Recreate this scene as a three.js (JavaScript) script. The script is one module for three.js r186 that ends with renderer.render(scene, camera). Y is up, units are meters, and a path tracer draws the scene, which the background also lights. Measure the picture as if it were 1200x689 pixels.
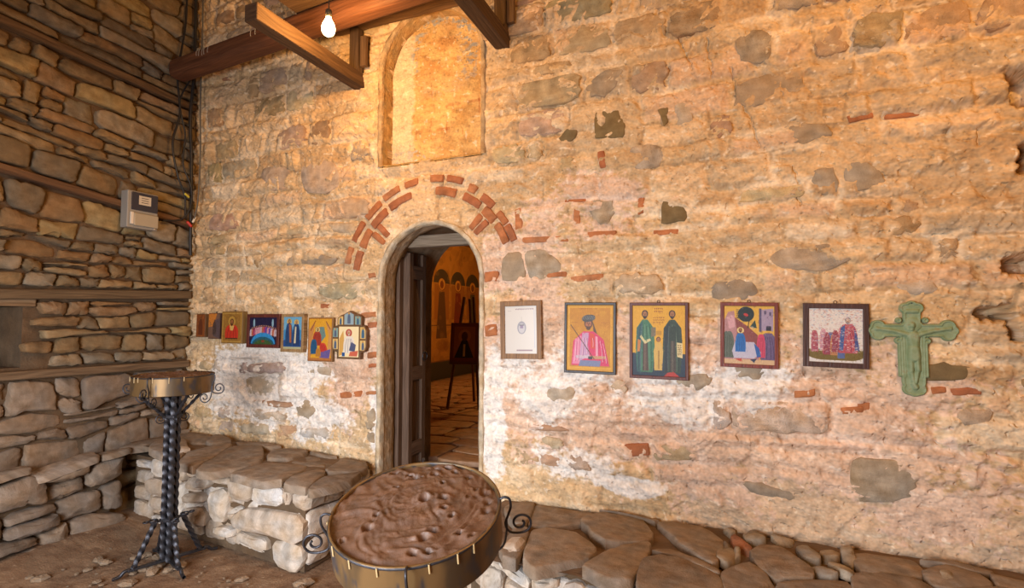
import * as THREE from 'three';
import { toCreasedNormals, mergeGeometries } from 'three/addons/utils/BufferGeometryUtils.js';
import { RoundedBoxGeometry } from 'three/addons/geometries/RoundedBoxGeometry.js';
import { RectAreaLightUniformsLib } from 'three/addons/lights/RectAreaLightUniformsLib.js';

// ---------------------------------------------------------------- camera, sky, daylight, exposure
const scene = new THREE.Scene();
const renderer = new THREE.WebGLRenderer({ antialias: true });
renderer.toneMapping = THREE.LinearToneMapping;
renderer.toneMappingExposure = 1.0;
renderer.shadowMap.enabled = true;
RectAreaLightUniformsLib.init();

const YAW = THREE.MathUtils.degToRad(22.2), PITCH = THREE.MathUtils.degToRad(2.85);
const camera = new THREE.PerspectiveCamera(2 * Math.atan(344.5 / 612) * 180 / Math.PI, 1200 / 689, 0.05, 60);
camera.position.set(0, 1.45, 3.0);
camera.rotation.order = 'YXZ';
camera.rotation.set(PITCH, YAW, 0);
scene.add(camera);

scene.background = new THREE.Color().setRGB(0.72, 0.86, 1.0);
scene.backgroundIntensity = 2.0;
// daylight entering by the open porch doorway behind the viewer
const daylight = new THREE.RectAreaLight(new THREE.Color().setRGB(0.92, 0.95, 1.0), 24.5, 1.6, 2.0);
daylight.position.set(-1.6, 1.1, 4.25);
daylight.lookAt(-1.5, 1.1 - 4.1, 0);   // the sky lies above the yard, so its light slants down through the doorway
scene.add(daylight);

const LAMP = new THREE.Color().setRGB(1.0, 0.52, 0.15);

// ---------------------------------------------------------------- helpers
function rngOf(seed) { let a = seed >>> 0; return () => { a = (a + 0x6D2B79F5) | 0; let t = Math.imul(a ^ (a >>> 15), 1 | a); t = (t + Math.imul(t ^ (t >>> 7), 61 | t)) ^ t; return ((t ^ (t >>> 14)) >>> 0) / 4294967296; }; }
const PERM = new Uint8Array(512); { const r = rngOf(77), p = [...Array(256).keys()]; for (let i = 255; i > 0; i--) { const j = Math.floor(r() * (i + 1)); [p[i], p[j]] = [p[j], p[i]]; } for (let i = 0; i < 512; i++) PERM[i] = p[i & 255]; }
const G2 = []; for (let i = 0; i < 16; i++) G2.push([Math.cos(i * Math.PI / 8), Math.sin(i * Math.PI / 8)]);
function noise(x, y) {
  const xi = Math.floor(x), yi = Math.floor(y), xf = x - xi, yf = y - yi, X = xi & 255, Y = yi & 255;
  const u = xf * xf * xf * (xf * (xf * 6 - 15) + 10), v = yf * yf * yf * (yf * (yf * 6 - 15) + 10);
  const g = (h, a, b) => { const q = G2[h & 15]; return q[0] * a + q[1] * b; };
  const a = g(PERM[PERM[X] + Y], xf, yf), b = g(PERM[PERM[X + 1] + Y], xf - 1, yf), c = g(PERM[PERM[X] + Y + 1], xf, yf - 1), d = g(PERM[PERM[X + 1] + Y + 1], xf - 1, yf - 1);
  return 1.5 * ((a + (b - a) * u) + ((c + (d - c) * u) - (a + (b - a) * u)) * v);
}
function fbm(x, y, o = 4) { let s = 0, a = .5; for (let i = 0; i < o; i++) { s += a * noise(x, y); x = x * 2.03 + 17.1; y = y * 2.03 + 5.7; a *= .5; } return s; }
const clamp = (v, a = 0, b = 1) => v < a ? a : v > b ? b : v;
const smooth = (a, b, v) => { const t = clamp((v - a) / (b - a)); return t * t * (3 - 2 * t); };
const mix3 = (a, b, t) => [a[0] + (b[0] - a[0]) * t, a[1] + (b[1] - a[1]) * t, a[2] + (b[2] - a[2]) * t];
const toS = v => v <= .0031308 ? v * 12.92 : 1.055 * Math.pow(v, 1 / 2.4) - .055;

const taken = new Map();
function numbered(n) { const k = taken.get(n) || 0; taken.set(n, k + 1); return k ? n + '_' + String(k).padStart(3, '0') : n; }
function shade(o) { o.traverse(m => { if (m.isMesh) { m.castShadow = true; m.receiveShadow = true; } }); return o; }
function part(name, geo, mat, parent) { const m = new THREE.Mesh(geo, mat); m.name = name; m.castShadow = m.receiveShadow = true; parent.add(m); return m; }
function thing(name, label, category, pos = [0, 0, 0], group) {
  const g = new THREE.Group(); g.name = numbered(name); g.position.set(...pos); g.userData = { label, category };
  if (group) g.userData.group = group; scene.add(g); return g;
}
function struct(name, label, geo, mat) {
  const g = geo ? new THREE.Mesh(geo, mat) : new THREE.Group(); g.name = name; g.userData = { kind: 'structure', label, category: name.split('_')[0] };
  g.castShadow = g.receiveShadow = true; scene.add(g); return g;
}
function box(w, h, d, x = 0, y = 0, z = 0, r = 0) { const g = r ? new RoundedBoxGeometry(w, h, d, 2, r) : new THREE.BoxGeometry(w, h, d); g.translate(x, y, z); return g; }
function dataTex(w, h, fn, srgb, rx = 1, ry = 1) {
  const d = new Uint8Array(w * h * 4);
  for (let j = 0; j < h; j++) for (let i = 0; i < w; i++) { const c = fn(i, j), k = (j * w + i) * 4; d[k] = clamp(c[0]) * 255; d[k + 1] = clamp(c[1]) * 255; d[k + 2] = clamp(c[2]) * 255; d[k + 3] = 255; }
  const t = new THREE.DataTexture(d, w, h); t.wrapS = t.wrapT = THREE.RepeatWrapping; t.magFilter = THREE.LinearFilter; t.minFilter = THREE.LinearMipmapLinearFilter; t.generateMipmaps = true;
  if (srgb) t.colorSpace = THREE.SRGBColorSpace; t.repeat.set(rx, ry); t.needsUpdate = true; return t;
}
function canvasTex(w, h, draw) {
  const c = document.createElement('canvas'); c.width = w; c.height = h; const x = c.getContext('2d'); draw(x, w, h);
  const t = new THREE.CanvasTexture(c); t.colorSpace = THREE.SRGBColorSpace; return t;
}
// tileable blending of noise so that repeats do not seam
const tile = (f, u, v) => { const a = f(u, v), b = f(u - 1, v), c = f(u, v - 1), d = f(u - 1, v - 1); return (a * (1 - u) + b * u) * (1 - v) + (c * (1 - u) + d * u) * v; };

// ---------------------------------------------------------------- shared textures and materials
const rockN = (u, v) => fbm(u * 9, v * 9, 5) * 1.3, rockF = (u, v) => noise(u * 90, v * 90);
const rockField = new Float32Array(512 * 512);
for (let j = 0; j < 512; j++) for (let i = 0; i < 512; i++) rockField[j * 512 + i] = tile(rockN, i / 512, j / 512) * 1.2 + .25 * tile(rockF, i / 512, j / 512) + .4 * tile((u, v) => fbm(u * 3, v * 26, 3), i / 512, j / 512);
const rockMap = dataTex(512, 512, (i, j) => { const n = rockField[j * 512 + i], w = tile((u, v) => noise(u * 6 + 40, v * 6), i / 512, j / 512); return [.86 + n * .2 + w * .06, .85 + n * .22, .83 + n * .25 - w * .08]; }, true);
const rockBump = dataTex(512, 512, (i, j) => { const n = .5 + rockField[j * 512 + i] * .45; return [n, n, n]; }, false);
const woodMap = dataTex(256, 512, (i, j) => { const u = i / 256, v = j / 512, n = tile((a, b) => fbm(a * 26 + 2 * noise(b * 3, a * 2), b * 3.2, 4), u, v), k = tile((a, b) => noise(a * 4, b * 1.3 + 9), u, v); return [.8 + n * .42 + k * .12, .78 + n * .46 + k * .13, .75 + n * .5 + k * .13]; }, true);
const woodBump = dataTex(256, 512, (i, j) => { const n = .5 + .6 * tile((a, b) => fbm(a * 26 + 2 * noise(b * 3, a * 2), b * 3.2, 4), i / 256, j / 512); return [n, n, n]; }, false);
function rockMat(r, g, b, rough = .95, bump = .006) { return new THREE.MeshStandardMaterial({ color: new THREE.Color().setRGB(r, g, b), roughness: rough, map: rockMap, bumpMap: rockBump, bumpScale: bump }); }
function woodMat(r, g, b, rough = .75, bump = .002) { return new THREE.MeshStandardMaterial({ color: new THREE.Color().setRGB(r, g, b), roughness: rough, map: woodMap, bumpMap: woodBump, bumpScale: bump }); }
function plain(r, g, b, rough = .7, metal = 0) { return new THREE.MeshStandardMaterial({ color: new THREE.Color().setRGB(r, g, b), roughness: rough, metalness: metal }); }
const MUD = rockMat(.16, .10, .055, 1, .01), MORTAR = rockMat(.30, .21, .13, 1, .01);
const BROWNS = [[.27, .18, .09], [.33, .23, .12], [.23, .16, .085], [.37, .26, .14], [.29, .175, .08], [.22, .165, .105], [.35, .27, .18], [.31, .20, .11], [.26, .21, .15], [.39, .28, .13]].map(c => rockMat(...c));
const GREYBROWNS = [[.30, .22, .16], [.26, .195, .145], [.34, .26, .195], [.23, .17, .125], [.32, .23, .16], [.27, .21, .165]].map(c => rockMat(...c));
const PALES = [[.70, .59, .49], [.61, .49, .39], [.76, .68, .61], [.57, .45, .35], [.66, .53, .42]].map(c => rockMat(...c, .95, .008));
const SLABS = [[.33, .25, .185], [.37, .285, .215], [.30, .23, .175], [.40, .31, .24]].map(c => rockMat(...c, .95, .007));
const BRICKS = [[.56, .21, .085], [.50, .18, .08], [.60, .25, .11]].map(c => rockMat(...c, .95, .004));
const IRON = new THREE.MeshStandardMaterial({ color: new THREE.Color().setRGB(.055, .055, .065), roughness: .42, metalness: .75, bumpMap: rockBump, bumpScale: .001 });

// wood uv: grain runs along the longest side of a box
function woodBox(w, h, d, x = 0, y = 0, z = 0, seed = 0) {
  const g = new THREE.BoxGeometry(w, h, d, 1, 1, 1), p = g.attributes.position, uv = g.attributes.uv, n = g.attributes.normal, L = [w, h, d], ax = L.indexOf(Math.max(w, h, d));
  for (let i = 0; i < p.count; i++) {
    const q = [p.getX(i), p.getY(i), p.getZ(i)], nn = [Math.abs(n.getX(i)), Math.abs(n.getY(i)), Math.abs(n.getZ(i))], na = nn.indexOf(Math.max(...nn)), o = [0, 1, 2].filter(k => k !== na);
    const along = o.includes(ax) ? ax : o[0], across = o.find(k => k !== along);
    uv.setXY(i, q[across] / .35 + seed * .37, q[along] / 1.1 + seed * .61);
  }
  g.translate(x, y, z); return g;
}
function bevelWood(w, h, d, x = 0, y = 0, z = 0, seed = 0, r = .006) {
  const g = new RoundedBoxGeometry(w, h, d, 2, r), p = g.attributes.position, uv = g.attributes.uv, n = g.attributes.normal, L = [w, h, d], ax = L.indexOf(Math.max(w, h, d));
  for (let i = 0; i < p.count; i++) {
    const q = [p.getX(i), p.getY(i), p.getZ(i)], nn = [Math.abs(n.getX(i)), Math.abs(n.getY(i)), Math.abs(n.getZ(i))], na = nn.indexOf(Math.max(...nn)), o = [0, 1, 2].filter(k => k !== na);
    const along = o.includes(ax) ? ax : o[0], across = o.find(k => k !== along);
    uv.setXY(i, q[across] / .35 + seed * .37, q[along] / 1.1 + seed * .61);
  }
  g.translate(x, y, z); return g;
}

// ---- stones
function chaikin(p, k = .22) { const o = []; for (let i = 0; i < p.length; i++) { const a = p[i], b = p[(i + 1) % p.length]; o.push([a[0] * (1 - k) + b[0] * k, a[1] * (1 - k) + b[1] * k], [a[0] * k + b[0] * (1 - k), a[1] * k + b[1] * (1 - k)]); } return o; }
function areaOf(p) { let s = 0; for (let i = 0; i < p.length; i++) { const a = p[i], b = p[(i + 1) % p.length]; s += a[0] * b[1] - a[1] * b[0]; } return s / 2; }
function centre(p) { let x = 0, y = 0; for (const q of p) { x += q[0]; y += q[1]; } return [x / p.length, y / p.length]; }
// a worn stone on a polygon in the plane (a, b): at(a, b, n) gives its place in the world, n along the outward normal
function stoneGeo(poly, at, r, { depth = .06, bev = .014, bulge = .008, jit = .004, lift = 0, tilt = 0, round = .22, ragged = 0 } = {}) {
  let p = areaOf(poly) < 0 ? poly.slice().reverse() : poly; if (round) p = chaikin(p, round); if (ragged) { p = chaikin(p, .25); const s = r() * 90; p = p.map(([a, b]) => [a + ragged * (noise(a * 38 + s, b * 38) + .6 * noise(a * 90, b * 90 + s)), b + ragged * (noise(a * 38, b * 38 + s) + .6 * noise(a * 90 + s, b * 90))]); }
  const n = p.length, c = centre(p), ta = (r() - .5) * 2 * tilt, tb = (r() - .5) * 2 * tilt, uo = r() * 5, vo = r() * 5, ur = r() < .5;
  const pos = [], uv = [], idx = [];
  const put = (a, b, h) => { const w = at(a, b, h + lift + ta * (a - c[0]) + tb * (b - c[1])); pos.push(w[0], w[1], w[2]); uv.push((ur ? a : -a) / .55 + uo, b / .55 + h / .55 + vo); };
  const rings = [[0, -depth, 0], [0, -bev, jit], [.45, -bev * .3, jit], [1.3, 0, jit * .8]];
  for (const [ins, h, j] of rings) for (const q of p) { const dx = c[0] - q[0], dy = c[1] - q[1], L = Math.hypot(dx, dy) || 1, m = Math.min(ins * bev, L * .6) / L; put(q[0] + dx * m, q[1] + dy * m, h + (r() - .5) * 2 * (ragged ? j * .3 : j)); }
  for (const q of p) put(q[0] * .5 + c[0] * .5, q[1] * .5 + c[1] * .5, bulge * .75 + (r() - .5) * 2 * jit * (ragged ? .15 : 1));
  put(c[0], c[1], bulge);
  for (let k = 0; k < 4; k++) for (let i = 0; i < n; i++) { const a = k * n + i, b = k * n + (i + 1) % n; idx.push(a, b, a + n, b, b + n, a + n); }
  for (let i = 0; i < n; i++) idx.push(4 * n + i, 4 * n + (i + 1) % n, 5 * n);
  const g = new THREE.BufferGeometry(); g.setAttribute('position', new THREE.Float32BufferAttribute(pos, 3)); g.setAttribute('uv', new THREE.Float32BufferAttribute(uv, 2)); g.setIndex(idx);
  return toCreasedNormals(g, ragged ? 1.0 : .62);
}
const atX = X => (a, b, n) => [X + n, b, -a];            // wall facing +x, a = -z
const atZ = Z => (a, b, n) => [a, b, Z + n];             // wall facing +z
const atY = Y => (a, b, n) => [a, (typeof Y === 'function' ? Y(a, -b) : Y) + n, -b]; // top facing up, b = -z
const flip = P => P.map(([x, z]) => [Math.max(x, -4.04), -Math.max(z, .03)]);
// roughly coursed rubble in a rectangle
function rubble({ a0, a1, b0, b1, h, w, r, joint = .012, wave = .02, split = .25 }) {
  const lines = [b0]; while (lines[lines.length - 1] < b1 - h[0] * .6) lines.push(Math.min(b1, lines[lines.length - 1] + h[0] + (h[1] - h[0]) * Math.pow(r(), 1.4)));
  lines[lines.length - 1] = b1; const N = lines.length - 1, so = r() * 50;
  const L = (k, a) => lines[k] + (k === 0 || k === N ? 0 : wave * noise(a * 2.2 + so, k * 7.3) + wave * .5 * noise(a * 7 + so, k * 3.1));
  const out = [];
  for (let k = 0; k < N; k++) {
    let a = a0; let sl = 0; const hh = lines[k + 1] - lines[k];
    while (a < a1 - .02) {
      let e = a + (w[0] + (w[1] - w[0]) * Math.pow(r(), 1.3)) * (hh < h[0] * 1.1 ? 1.25 : 1); if (a1 - e < w[0] * .7) e = a1;
      const sr = e >= a1 ? 0 : (r() - .5) * .06, j = joint / 2 * (.6 + r());
      const pieces = (hh > h[0] * 1.35 && r() < split) ? (() => { const m = .35 + r() * .3; return [[0, m], [m, 1]]; })() : [[0, 1]];
      for (const [t0, t1] of pieces) {
        const y = (x, t) => L(k, x) * (1 - t) + L(k + 1, x) * t, xl = t => a + sl * (t - .5) * 2 * .5, xr = t => e + sr * (t - .5) * 2 * .5, jj = () => (r() - .5) * hh * .16;
        const m = (a + e) / 2 + (e - a) * (r() - .5) * .3, tm = (t0 + t1) / 2;
        out.push([[xl(t0) + j, y(a, t0) + j + Math.max(0, jj())], [m, y(m, t0) + j], [xr(t0) - j, y(e, t0) + j + Math.max(0, jj())], [xr(tm) - j + jj() * .3, y(e, tm)], [xr(t1) - j - Math.max(0, jj()), y(e, t1) - j - Math.max(0, jj() * 1.6)], [m + jj(), y(m, t1) - j], [xl(t1) + j + Math.max(0, jj()), y(a, t1) - j - Math.max(0, jj() * 1.6)], [xl(tm) + j - jj() * .3, y(a, tm)]]);
      }
      a = e; sl = sr;
    }
  }
  return out;
}
const grow = (P, d) => { const c = centre(P); return P.map(([a, b]) => { const L = Math.hypot(a - c[0], b - c[1]) || 1; return [a + (a - c[0]) / L * d, b + (b - c[1]) / L * d]; }); };
const pick = (arr, r) => arr[Math.floor(r() * arr.length) % arr.length];
// a sheet over a grid with an outline: keep(x, y) > 0 inside; edge points are drawn to the outline
function sheet(x0, y0, nx, ny, d, keep, z, uvOf) {
  const id = new Int32Array((nx + 1) * (ny + 1)).fill(-1), use = new Uint8Array(nx * ny);
  for (let j = 0; j < ny; j++) for (let i = 0; i < nx; i++) use[j * nx + i] = keep(x0 + (i + .5) * d, y0 + (j + .5) * d) > 0 ? 1 : 0;
  const pos = [], uv = [], idx = [];
  const vert = (i, j) => {
    const k = j * (nx + 1) + i; if (id[k] >= 0) return id[k];
    let x = x0 + i * d, y = y0 + j * d, s = keep(x, y);
    const edge = [[-1, -1], [0, -1], [-1, 0], [0, 0]].some(([a, b]) => { const p = i + a, q = j + b; return p >= 0 && q >= 0 && p < nx && q < ny && !use[q * nx + p]; });
    if (edge) for (let t = 0; t < 3; t++) { const e = .002, gx = (keep(x + e, y) - keep(x - e, y)) / (2 * e), gy = (keep(x, y + e) - keep(x, y - e)) / (2 * e), L = gx * gx + gy * gy; if (L > .05) { x -= clamp(s * gx / L, -d, d); y -= clamp(s * gy / L, -d, d); s = keep(x, y); } }
    id[k] = pos.length / 3; pos.push(x, y, z(x, y)); const q = uvOf(x, y); uv.push(q[0], q[1]); return id[k];
  };
  for (let j = 0; j < ny; j++) for (let i = 0; i < nx; i++) if (use[j * nx + i]) { const a = vert(i, j), b = vert(i + 1, j), c = vert(i + 1, j + 1), e = vert(i, j + 1); idx.push(a, b, c, a, c, e); }
  const g = new THREE.BufferGeometry(); g.setAttribute('position', new THREE.Float32BufferAttribute(pos, 3)); g.setAttribute('uv', new THREE.Float32BufferAttribute(uv, 2)); g.setIndex(idx); g.computeVertexNormals(); return g;
}
function tube(pts, rad, seg = 40, rs = 8, closed = false) { return new THREE.TubeGeometry(new THREE.CatmullRomCurve3(pts.map(p => new THREE.Vector3(...p)), closed), seg, rad, rs, closed); }
function aim(mesh, p, q) { const a = new THREE.Vector3(...p), b = new THREE.Vector3(...q); mesh.position.copy(a).add(b).multiplyScalar(.5); mesh.quaternion.setFromUnitVectors(new THREE.Vector3(0, 1, 0), b.sub(a).normalize()); return mesh; }
function inPoly(p, x, y) { let c = false; for (let i = 0, j = p.length - 1; i < p.length; j = i++) if ((p[i][1] > y) !== (p[j][1] > y) && x < (p[j][0] - p[i][0]) * (y - p[i][1]) / (p[j][1] - p[i][1]) + p[i][0]) c = !c; return c; }
function segDist(x, y, a, b) { const vx = b[0] - a[0], vy = b[1] - a[1], t = clamp(((x - a[0]) * vx + (y - a[1]) * vy) / (vx * vx + vy * vy)); return Math.hypot(x - a[0] - vx * t, y - a[1] - vy * t); }
function polyDist(p, x, y) { let d = 9; for (let i = 0; i < p.length; i++) d = Math.min(d, segDist(x, y, p[i], p[(i + 1) % p.length])); return inPoly(p, x, y) ? -d : d; }

// ---------------------------------------------------------------- measured outlines, in metres: wall outlines as [x, y], bench tops as [x, z]
const RB_SLABS=[[[-0.987,0.34],[-1.048,-0.018],[-0.972,-0.067],[-0.709,-0.03],[-0.729,0.187],[-0.844,0.282]],[[-0.739,0.181],[-0.667,-0.008],[-0.436,-0.023],[-0.382,0.185],[-0.371,0.328],[-0.555,0.431],[-0.649,0.337]],[[-0.356,0.068],[-0.277,0.036],[-0.13,0.06],[-0.037,0.171],[-0.055,0.453],[-0.088,0.483],[-0.207,0.32]],[[-0.849,0.761],[-0.936,0.454],[-0.887,0.369],[-0.732,0.371],[-0.591,0.514],[-0.615,0.631],[-0.687,0.694],[-0.786,0.8]],[[-0.592,0.721],[-0.51,0.5],[-0.371,0.328],[-0.348,0.451],[-0.379,0.755],[-0.481,0.782]],[[-0.351,0.771],[-0.357,0.543],[-0.293,0.489],[-0.195,0.5],[-0.06,0.58],[-0.034,0.697],[-0.173,0.806],[-0.314,0.85]],[[-0.336,0.428],[-0.26,0.387],[-0.143,0.455],[-0.06,0.535],[-0.066,0.568],[-0.196,0.477]],[[-0.028,0.537],[0.058,0.391],[0.109,0.402],[0.14,0.514],[0.129,0.682],[-0.01,0.739]],[[0.092,0.272],[0.145,0.176],[0.227,0.18],[0.312,0.352],[0.312,0.443],[0.175,0.499],[0.13,0.426]],[[0.027,0.468],[0.081,0.398],[0.139,0.484],[0.16,0.618],[0.034,0.708]],[[0.482,0.368],[0.605,0.3],[0.711,0.281],[0.758,0.344],[0.703,0.461],[0.449,0.565]],[[0.515,0.163],[0.566,0.097],[0.77,0.066],[0.763,0.214],[0.646,0.271],[0.525,0.296]],[[0.781,0.192],[0.875,0.106],[0.973,0.144],[0.986,0.226],[0.841,0.313],[0.771,0.299]],[[0.791,0.098],[0.919,0.039],[1.037,0.087],[0.979,0.126],[0.878,0.095]],[[0.183,0.539],[0.321,0.463],[0.453,0.429],[0.435,0.583],[0.181,0.699]],[[0.772,0.368],[0.848,0.323],[0.998,0.249],[1.079,0.256],[1.012,0.419],[0.719,0.539]],[[1.036,0.118],[1.129,0.133],[1.18,0.147],[1.104,0.232],[1.02,0.218]],[[-1.012,0.648],[-1.034,0.406],[-0.965,0.423],[-0.919,0.61],[-0.898,0.747],[-0.965,0.739]],[[-1.198,0.17],[-1.134,-0.001],[-1.062,-0.001],[-1.002,0.346],[-1.066,0.372]],[[-0.674,-0.044],[-0.553,-0.082],[-0.365,-0.011],[-0.384,0.046],[-0.555,0.005]]];
const RB_SMALL=[[[-0.057,0.344],[0.006,0.245],[0.047,0.302],[-0.009,0.466],[-0.056,0.43]],[[-0.0,0.13],[0.023,0.079],[0.102,0.206],[0.086,0.268],[0.021,0.201]],[[0.059,0.106],[0.098,0.027],[0.165,0.021],[0.16,0.105],[0.093,0.152]],[[-0.035,0.016],[0.001,-0.058],[0.031,0.011],[0.0,0.08]],[[-0.03,0.175],[-0.001,0.21],[-0.001,0.267],[-0.034,0.28]],[[0.184,0.013],[0.241,-0.062],[0.297,0.029],[0.282,0.102],[0.219,0.12]],[[0.057,0.065],[0.125,0.016],[0.172,0.092],[0.119,0.146],[0.069,0.142]],[[0.285,0.112],[0.341,0.071],[0.385,0.199],[0.371,0.279],[0.312,0.246]],[[0.385,0.109],[0.443,0.059],[0.474,0.128],[0.454,0.192],[0.388,0.208]],[[0.392,0.264],[0.457,0.211],[0.498,0.284],[0.477,0.389],[0.442,0.391]],[[0.479,0.082],[0.525,0.078],[0.528,0.192],[0.499,0.259],[0.474,0.18]],[[0.326,0.316],[0.373,0.31],[0.425,0.39],[0.384,0.427],[0.332,0.383]],[[0.017,0.26],[0.044,0.267],[0.045,0.338],[0.015,0.391]],[[0.829,0.18],[0.874,0.177],[0.872,0.251],[0.808,0.282]]];
const RB_FACE=[[[-1.007,0.385],[-0.916,0.407],[-0.9,0.314],[-0.998,0.312]],[[-1.032,0.307],[-0.949,0.313],[-0.837,0.267],[-0.845,0.222],[-0.982,0.256]],[[-1.134,0.213],[-1.065,0.271],[-0.99,0.254],[-0.998,0.164],[-1.133,0.123]],[[-0.837,0.289],[-0.705,0.312],[-0.698,0.271],[-0.829,0.212]],[[-0.69,0.286],[-0.608,0.322],[-0.55,0.277],[-0.565,0.219],[-0.683,0.196]],[[-0.982,0.233],[-0.853,0.213],[-0.837,0.137],[-0.982,0.108]],[[-0.593,0.304],[-0.507,0.306],[-0.395,0.313],[-0.41,0.235],[-0.536,0.21]]];
const LB_SLABS=[[[-3.047,0.699],[-3.144,0.564],[-3.326,0.221],[-3.131,0.125],[-2.9,0.324],[-2.884,0.529],[-2.938,0.669]],[[-2.859,0.626],[-2.893,0.443],[-2.816,0.326],[-2.585,0.265],[-2.526,0.35],[-2.463,0.581],[-2.548,0.654]],[[-2.41,0.632],[-2.476,0.486],[-2.453,0.29],[-2.375,0.329],[-2.314,0.415],[-2.246,0.62]],[[-2.23,0.627],[-2.286,0.428],[-2.197,0.274],[-2.162,0.242],[-2.117,0.42],[-2.177,0.643]],[[-2.387,0.305],[-2.484,0.031],[-2.273,0.006],[-2.203,0.138],[-2.211,0.257],[-2.336,0.338]],[[-2.724,0.26],[-2.736,0.082],[-2.584,0.072],[-2.472,0.222],[-2.567,0.261]],[[-2.885,0.315],[-2.999,0.154],[-2.928,0.033],[-2.784,0.031],[-2.755,0.206],[-2.782,0.271]],[[-3.295,0.648],[-3.521,0.414],[-3.433,0.155],[-3.356,0.196],[-3.158,0.571],[-3.114,0.675]],[[-3.74,0.54],[-3.878,0.413],[-3.764,0.258],[-3.583,0.369],[-3.376,0.592]],[[-4.268,0.463],[-4.326,0.2],[-3.982,0.247],[-3.893,0.422],[-4.015,0.578]],[[-3.929,0.263],[-4.13,-0.027],[-3.804,-0.008],[-3.644,0.095],[-3.59,0.202],[-3.699,0.265]],[[-3.606,0.211],[-3.734,0.001],[-3.614,-0.04],[-3.482,0.093],[-3.514,0.219]],[[-3.458,0.079],[-3.367,0.007],[-3.017,0.042],[-3.072,0.132],[-3.34,0.144]],[[-4.413,0.145],[-4.509,-0.09],[-4.216,-0.066],[-4.043,0.185]],[[-2.784,0.031],[-2.66,-0.04],[-2.529,0.004],[-2.584,0.072]]];
const LB_FACE=[[[-2.932,0.451],[-2.723,0.456],[-2.718,0.327],[-2.916,0.317]],[[-2.695,0.443],[-2.452,0.467],[-2.428,0.342],[-2.708,0.328]],[[-2.371,0.442],[-2.245,0.47],[-2.222,0.45],[-2.242,0.338],[-2.369,0.365]],[[-2.923,0.197],[-2.793,0.291],[-2.519,0.315],[-2.255,0.325],[-2.257,0.161],[-2.514,0.165],[-2.854,0.152]],[[-2.854,0.137],[-2.701,0.136],[-2.565,0.142],[-2.552,0.061],[-2.829,0.062]],[[-2.534,0.132],[-2.393,0.154],[-2.256,0.146],[-2.254,0.059],[-2.329,-0.019],[-2.509,0.001]],[[-2.957,0.216],[-2.859,0.288],[-2.797,0.281],[-2.813,0.247]],[[-3.368,0.351],[-3.333,0.405],[-3.164,0.432],[-3.103,0.399],[-3.16,0.343],[-3.354,0.319]],[[-3.389,0.281],[-3.255,0.315],[-3.159,0.31],[-3.157,0.262],[-3.374,0.225]],[[-3.385,0.19],[-3.203,0.231],[-3.13,0.192],[-3.15,0.1],[-3.344,0.121]],[[-3.124,0.331],[-2.998,0.379],[-2.94,0.354],[-2.955,0.161],[-3.082,0.159]],[[-3.057,0.13],[-2.876,0.157],[-2.863,0.088],[-3.055,0.082]],[[-3.751,0.471],[-3.658,0.498],[-3.514,0.495],[-3.508,0.368],[-3.718,0.37]],[[-3.783,0.328],[-3.717,0.353],[-3.507,0.351],[-3.502,0.25],[-3.778,0.232]],[[-3.777,0.215],[-3.514,0.232],[-3.509,0.139],[-3.772,0.129]],[[-3.634,0.553],[-3.504,0.556],[-3.502,0.514],[-3.645,0.508]],[[-3.36,0.461],[-3.214,0.468],[-3.212,0.432],[-3.358,0.416]],[[-3.488,0.49],[-3.374,0.493],[-3.381,0.366],[-3.482,0.371]],[[-3.481,0.338],[-3.392,0.348],[-3.395,0.147],[-3.476,0.144]],[[-2.442,0.461],[-2.378,0.454],[-2.379,0.371],[-2.423,0.358]]];
const WF_STONE_DARK=[[[-0.694,2.683],[-0.548,2.666],[-0.514,2.57],[-0.52,2.501],[-0.7,2.519]],[[-0.922,2.554],[-0.867,2.61],[-0.804,2.59],[-0.815,2.535],[-0.9,2.52]],[[-0.315,2.114],[-0.228,2.12],[-0.18,2.045],[-0.19,1.998],[-0.326,1.984]],[[-0.336,2.643],[-0.276,2.648],[-0.281,2.566],[-0.3,2.53]],[[0.797,1.229],[0.927,1.253],[1.037,1.237],[1.004,1.178],[0.844,1.167]]];
const WF_STONE_GREY=[[[-1.294,1.852],[-1.161,1.883],[-1.122,1.686],[-1.294,1.69]],[[-1.145,1.876],[-1.0,1.885],[-0.904,1.772],[-0.904,1.705],[-1.111,1.69]],[[-0.75,2.131],[-0.683,2.161],[-0.588,2.137],[-0.579,2.067],[-0.634,2.001],[-0.709,2.036]],[[0.274,2.449],[0.384,2.464],[0.504,2.425],[0.514,2.38],[0.381,2.354],[0.272,2.377]],[[0.423,2.207],[0.51,2.228],[0.543,2.087],[0.431,2.075]],[[0.565,2.235],[0.655,2.237],[0.733,2.152],[0.721,2.099],[0.561,2.089]],[[-0.069,1.647],[0.046,1.671],[0.148,1.65],[0.167,1.583],[0.043,1.54],[-0.057,1.564]],[[0.543,0.747],[0.596,0.789],[0.783,0.791],[0.823,0.698],[0.794,0.616],[0.555,0.557]],[[-2.962,0.832],[-2.857,0.876],[-2.76,0.801],[-2.822,0.73],[-2.935,0.747]],[[-2.933,1.908],[-2.747,1.932],[-2.582,1.899],[-2.627,1.851],[-2.907,1.856]],[[-0.744,2.852],[-0.651,2.924],[-0.511,2.913],[-0.602,2.766],[-0.729,2.782]],[[0.079,2.968],[0.176,2.995],[0.257,2.954],[0.241,2.796],[0.09,2.848]],[[-3.075,1.915],[-2.992,1.93],[-2.981,1.866],[-3.065,1.863]],[[0.058,0.622],[0.205,0.605],[0.331,0.586],[0.299,0.541],[0.105,0.55]],[[-2.309,0.819],[-2.238,0.847],[-2.236,0.737],[-2.271,0.688],[-2.307,0.714]],[[-2.313,0.678],[-2.235,0.673],[-2.227,0.593],[-2.298,0.616]]];
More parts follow.
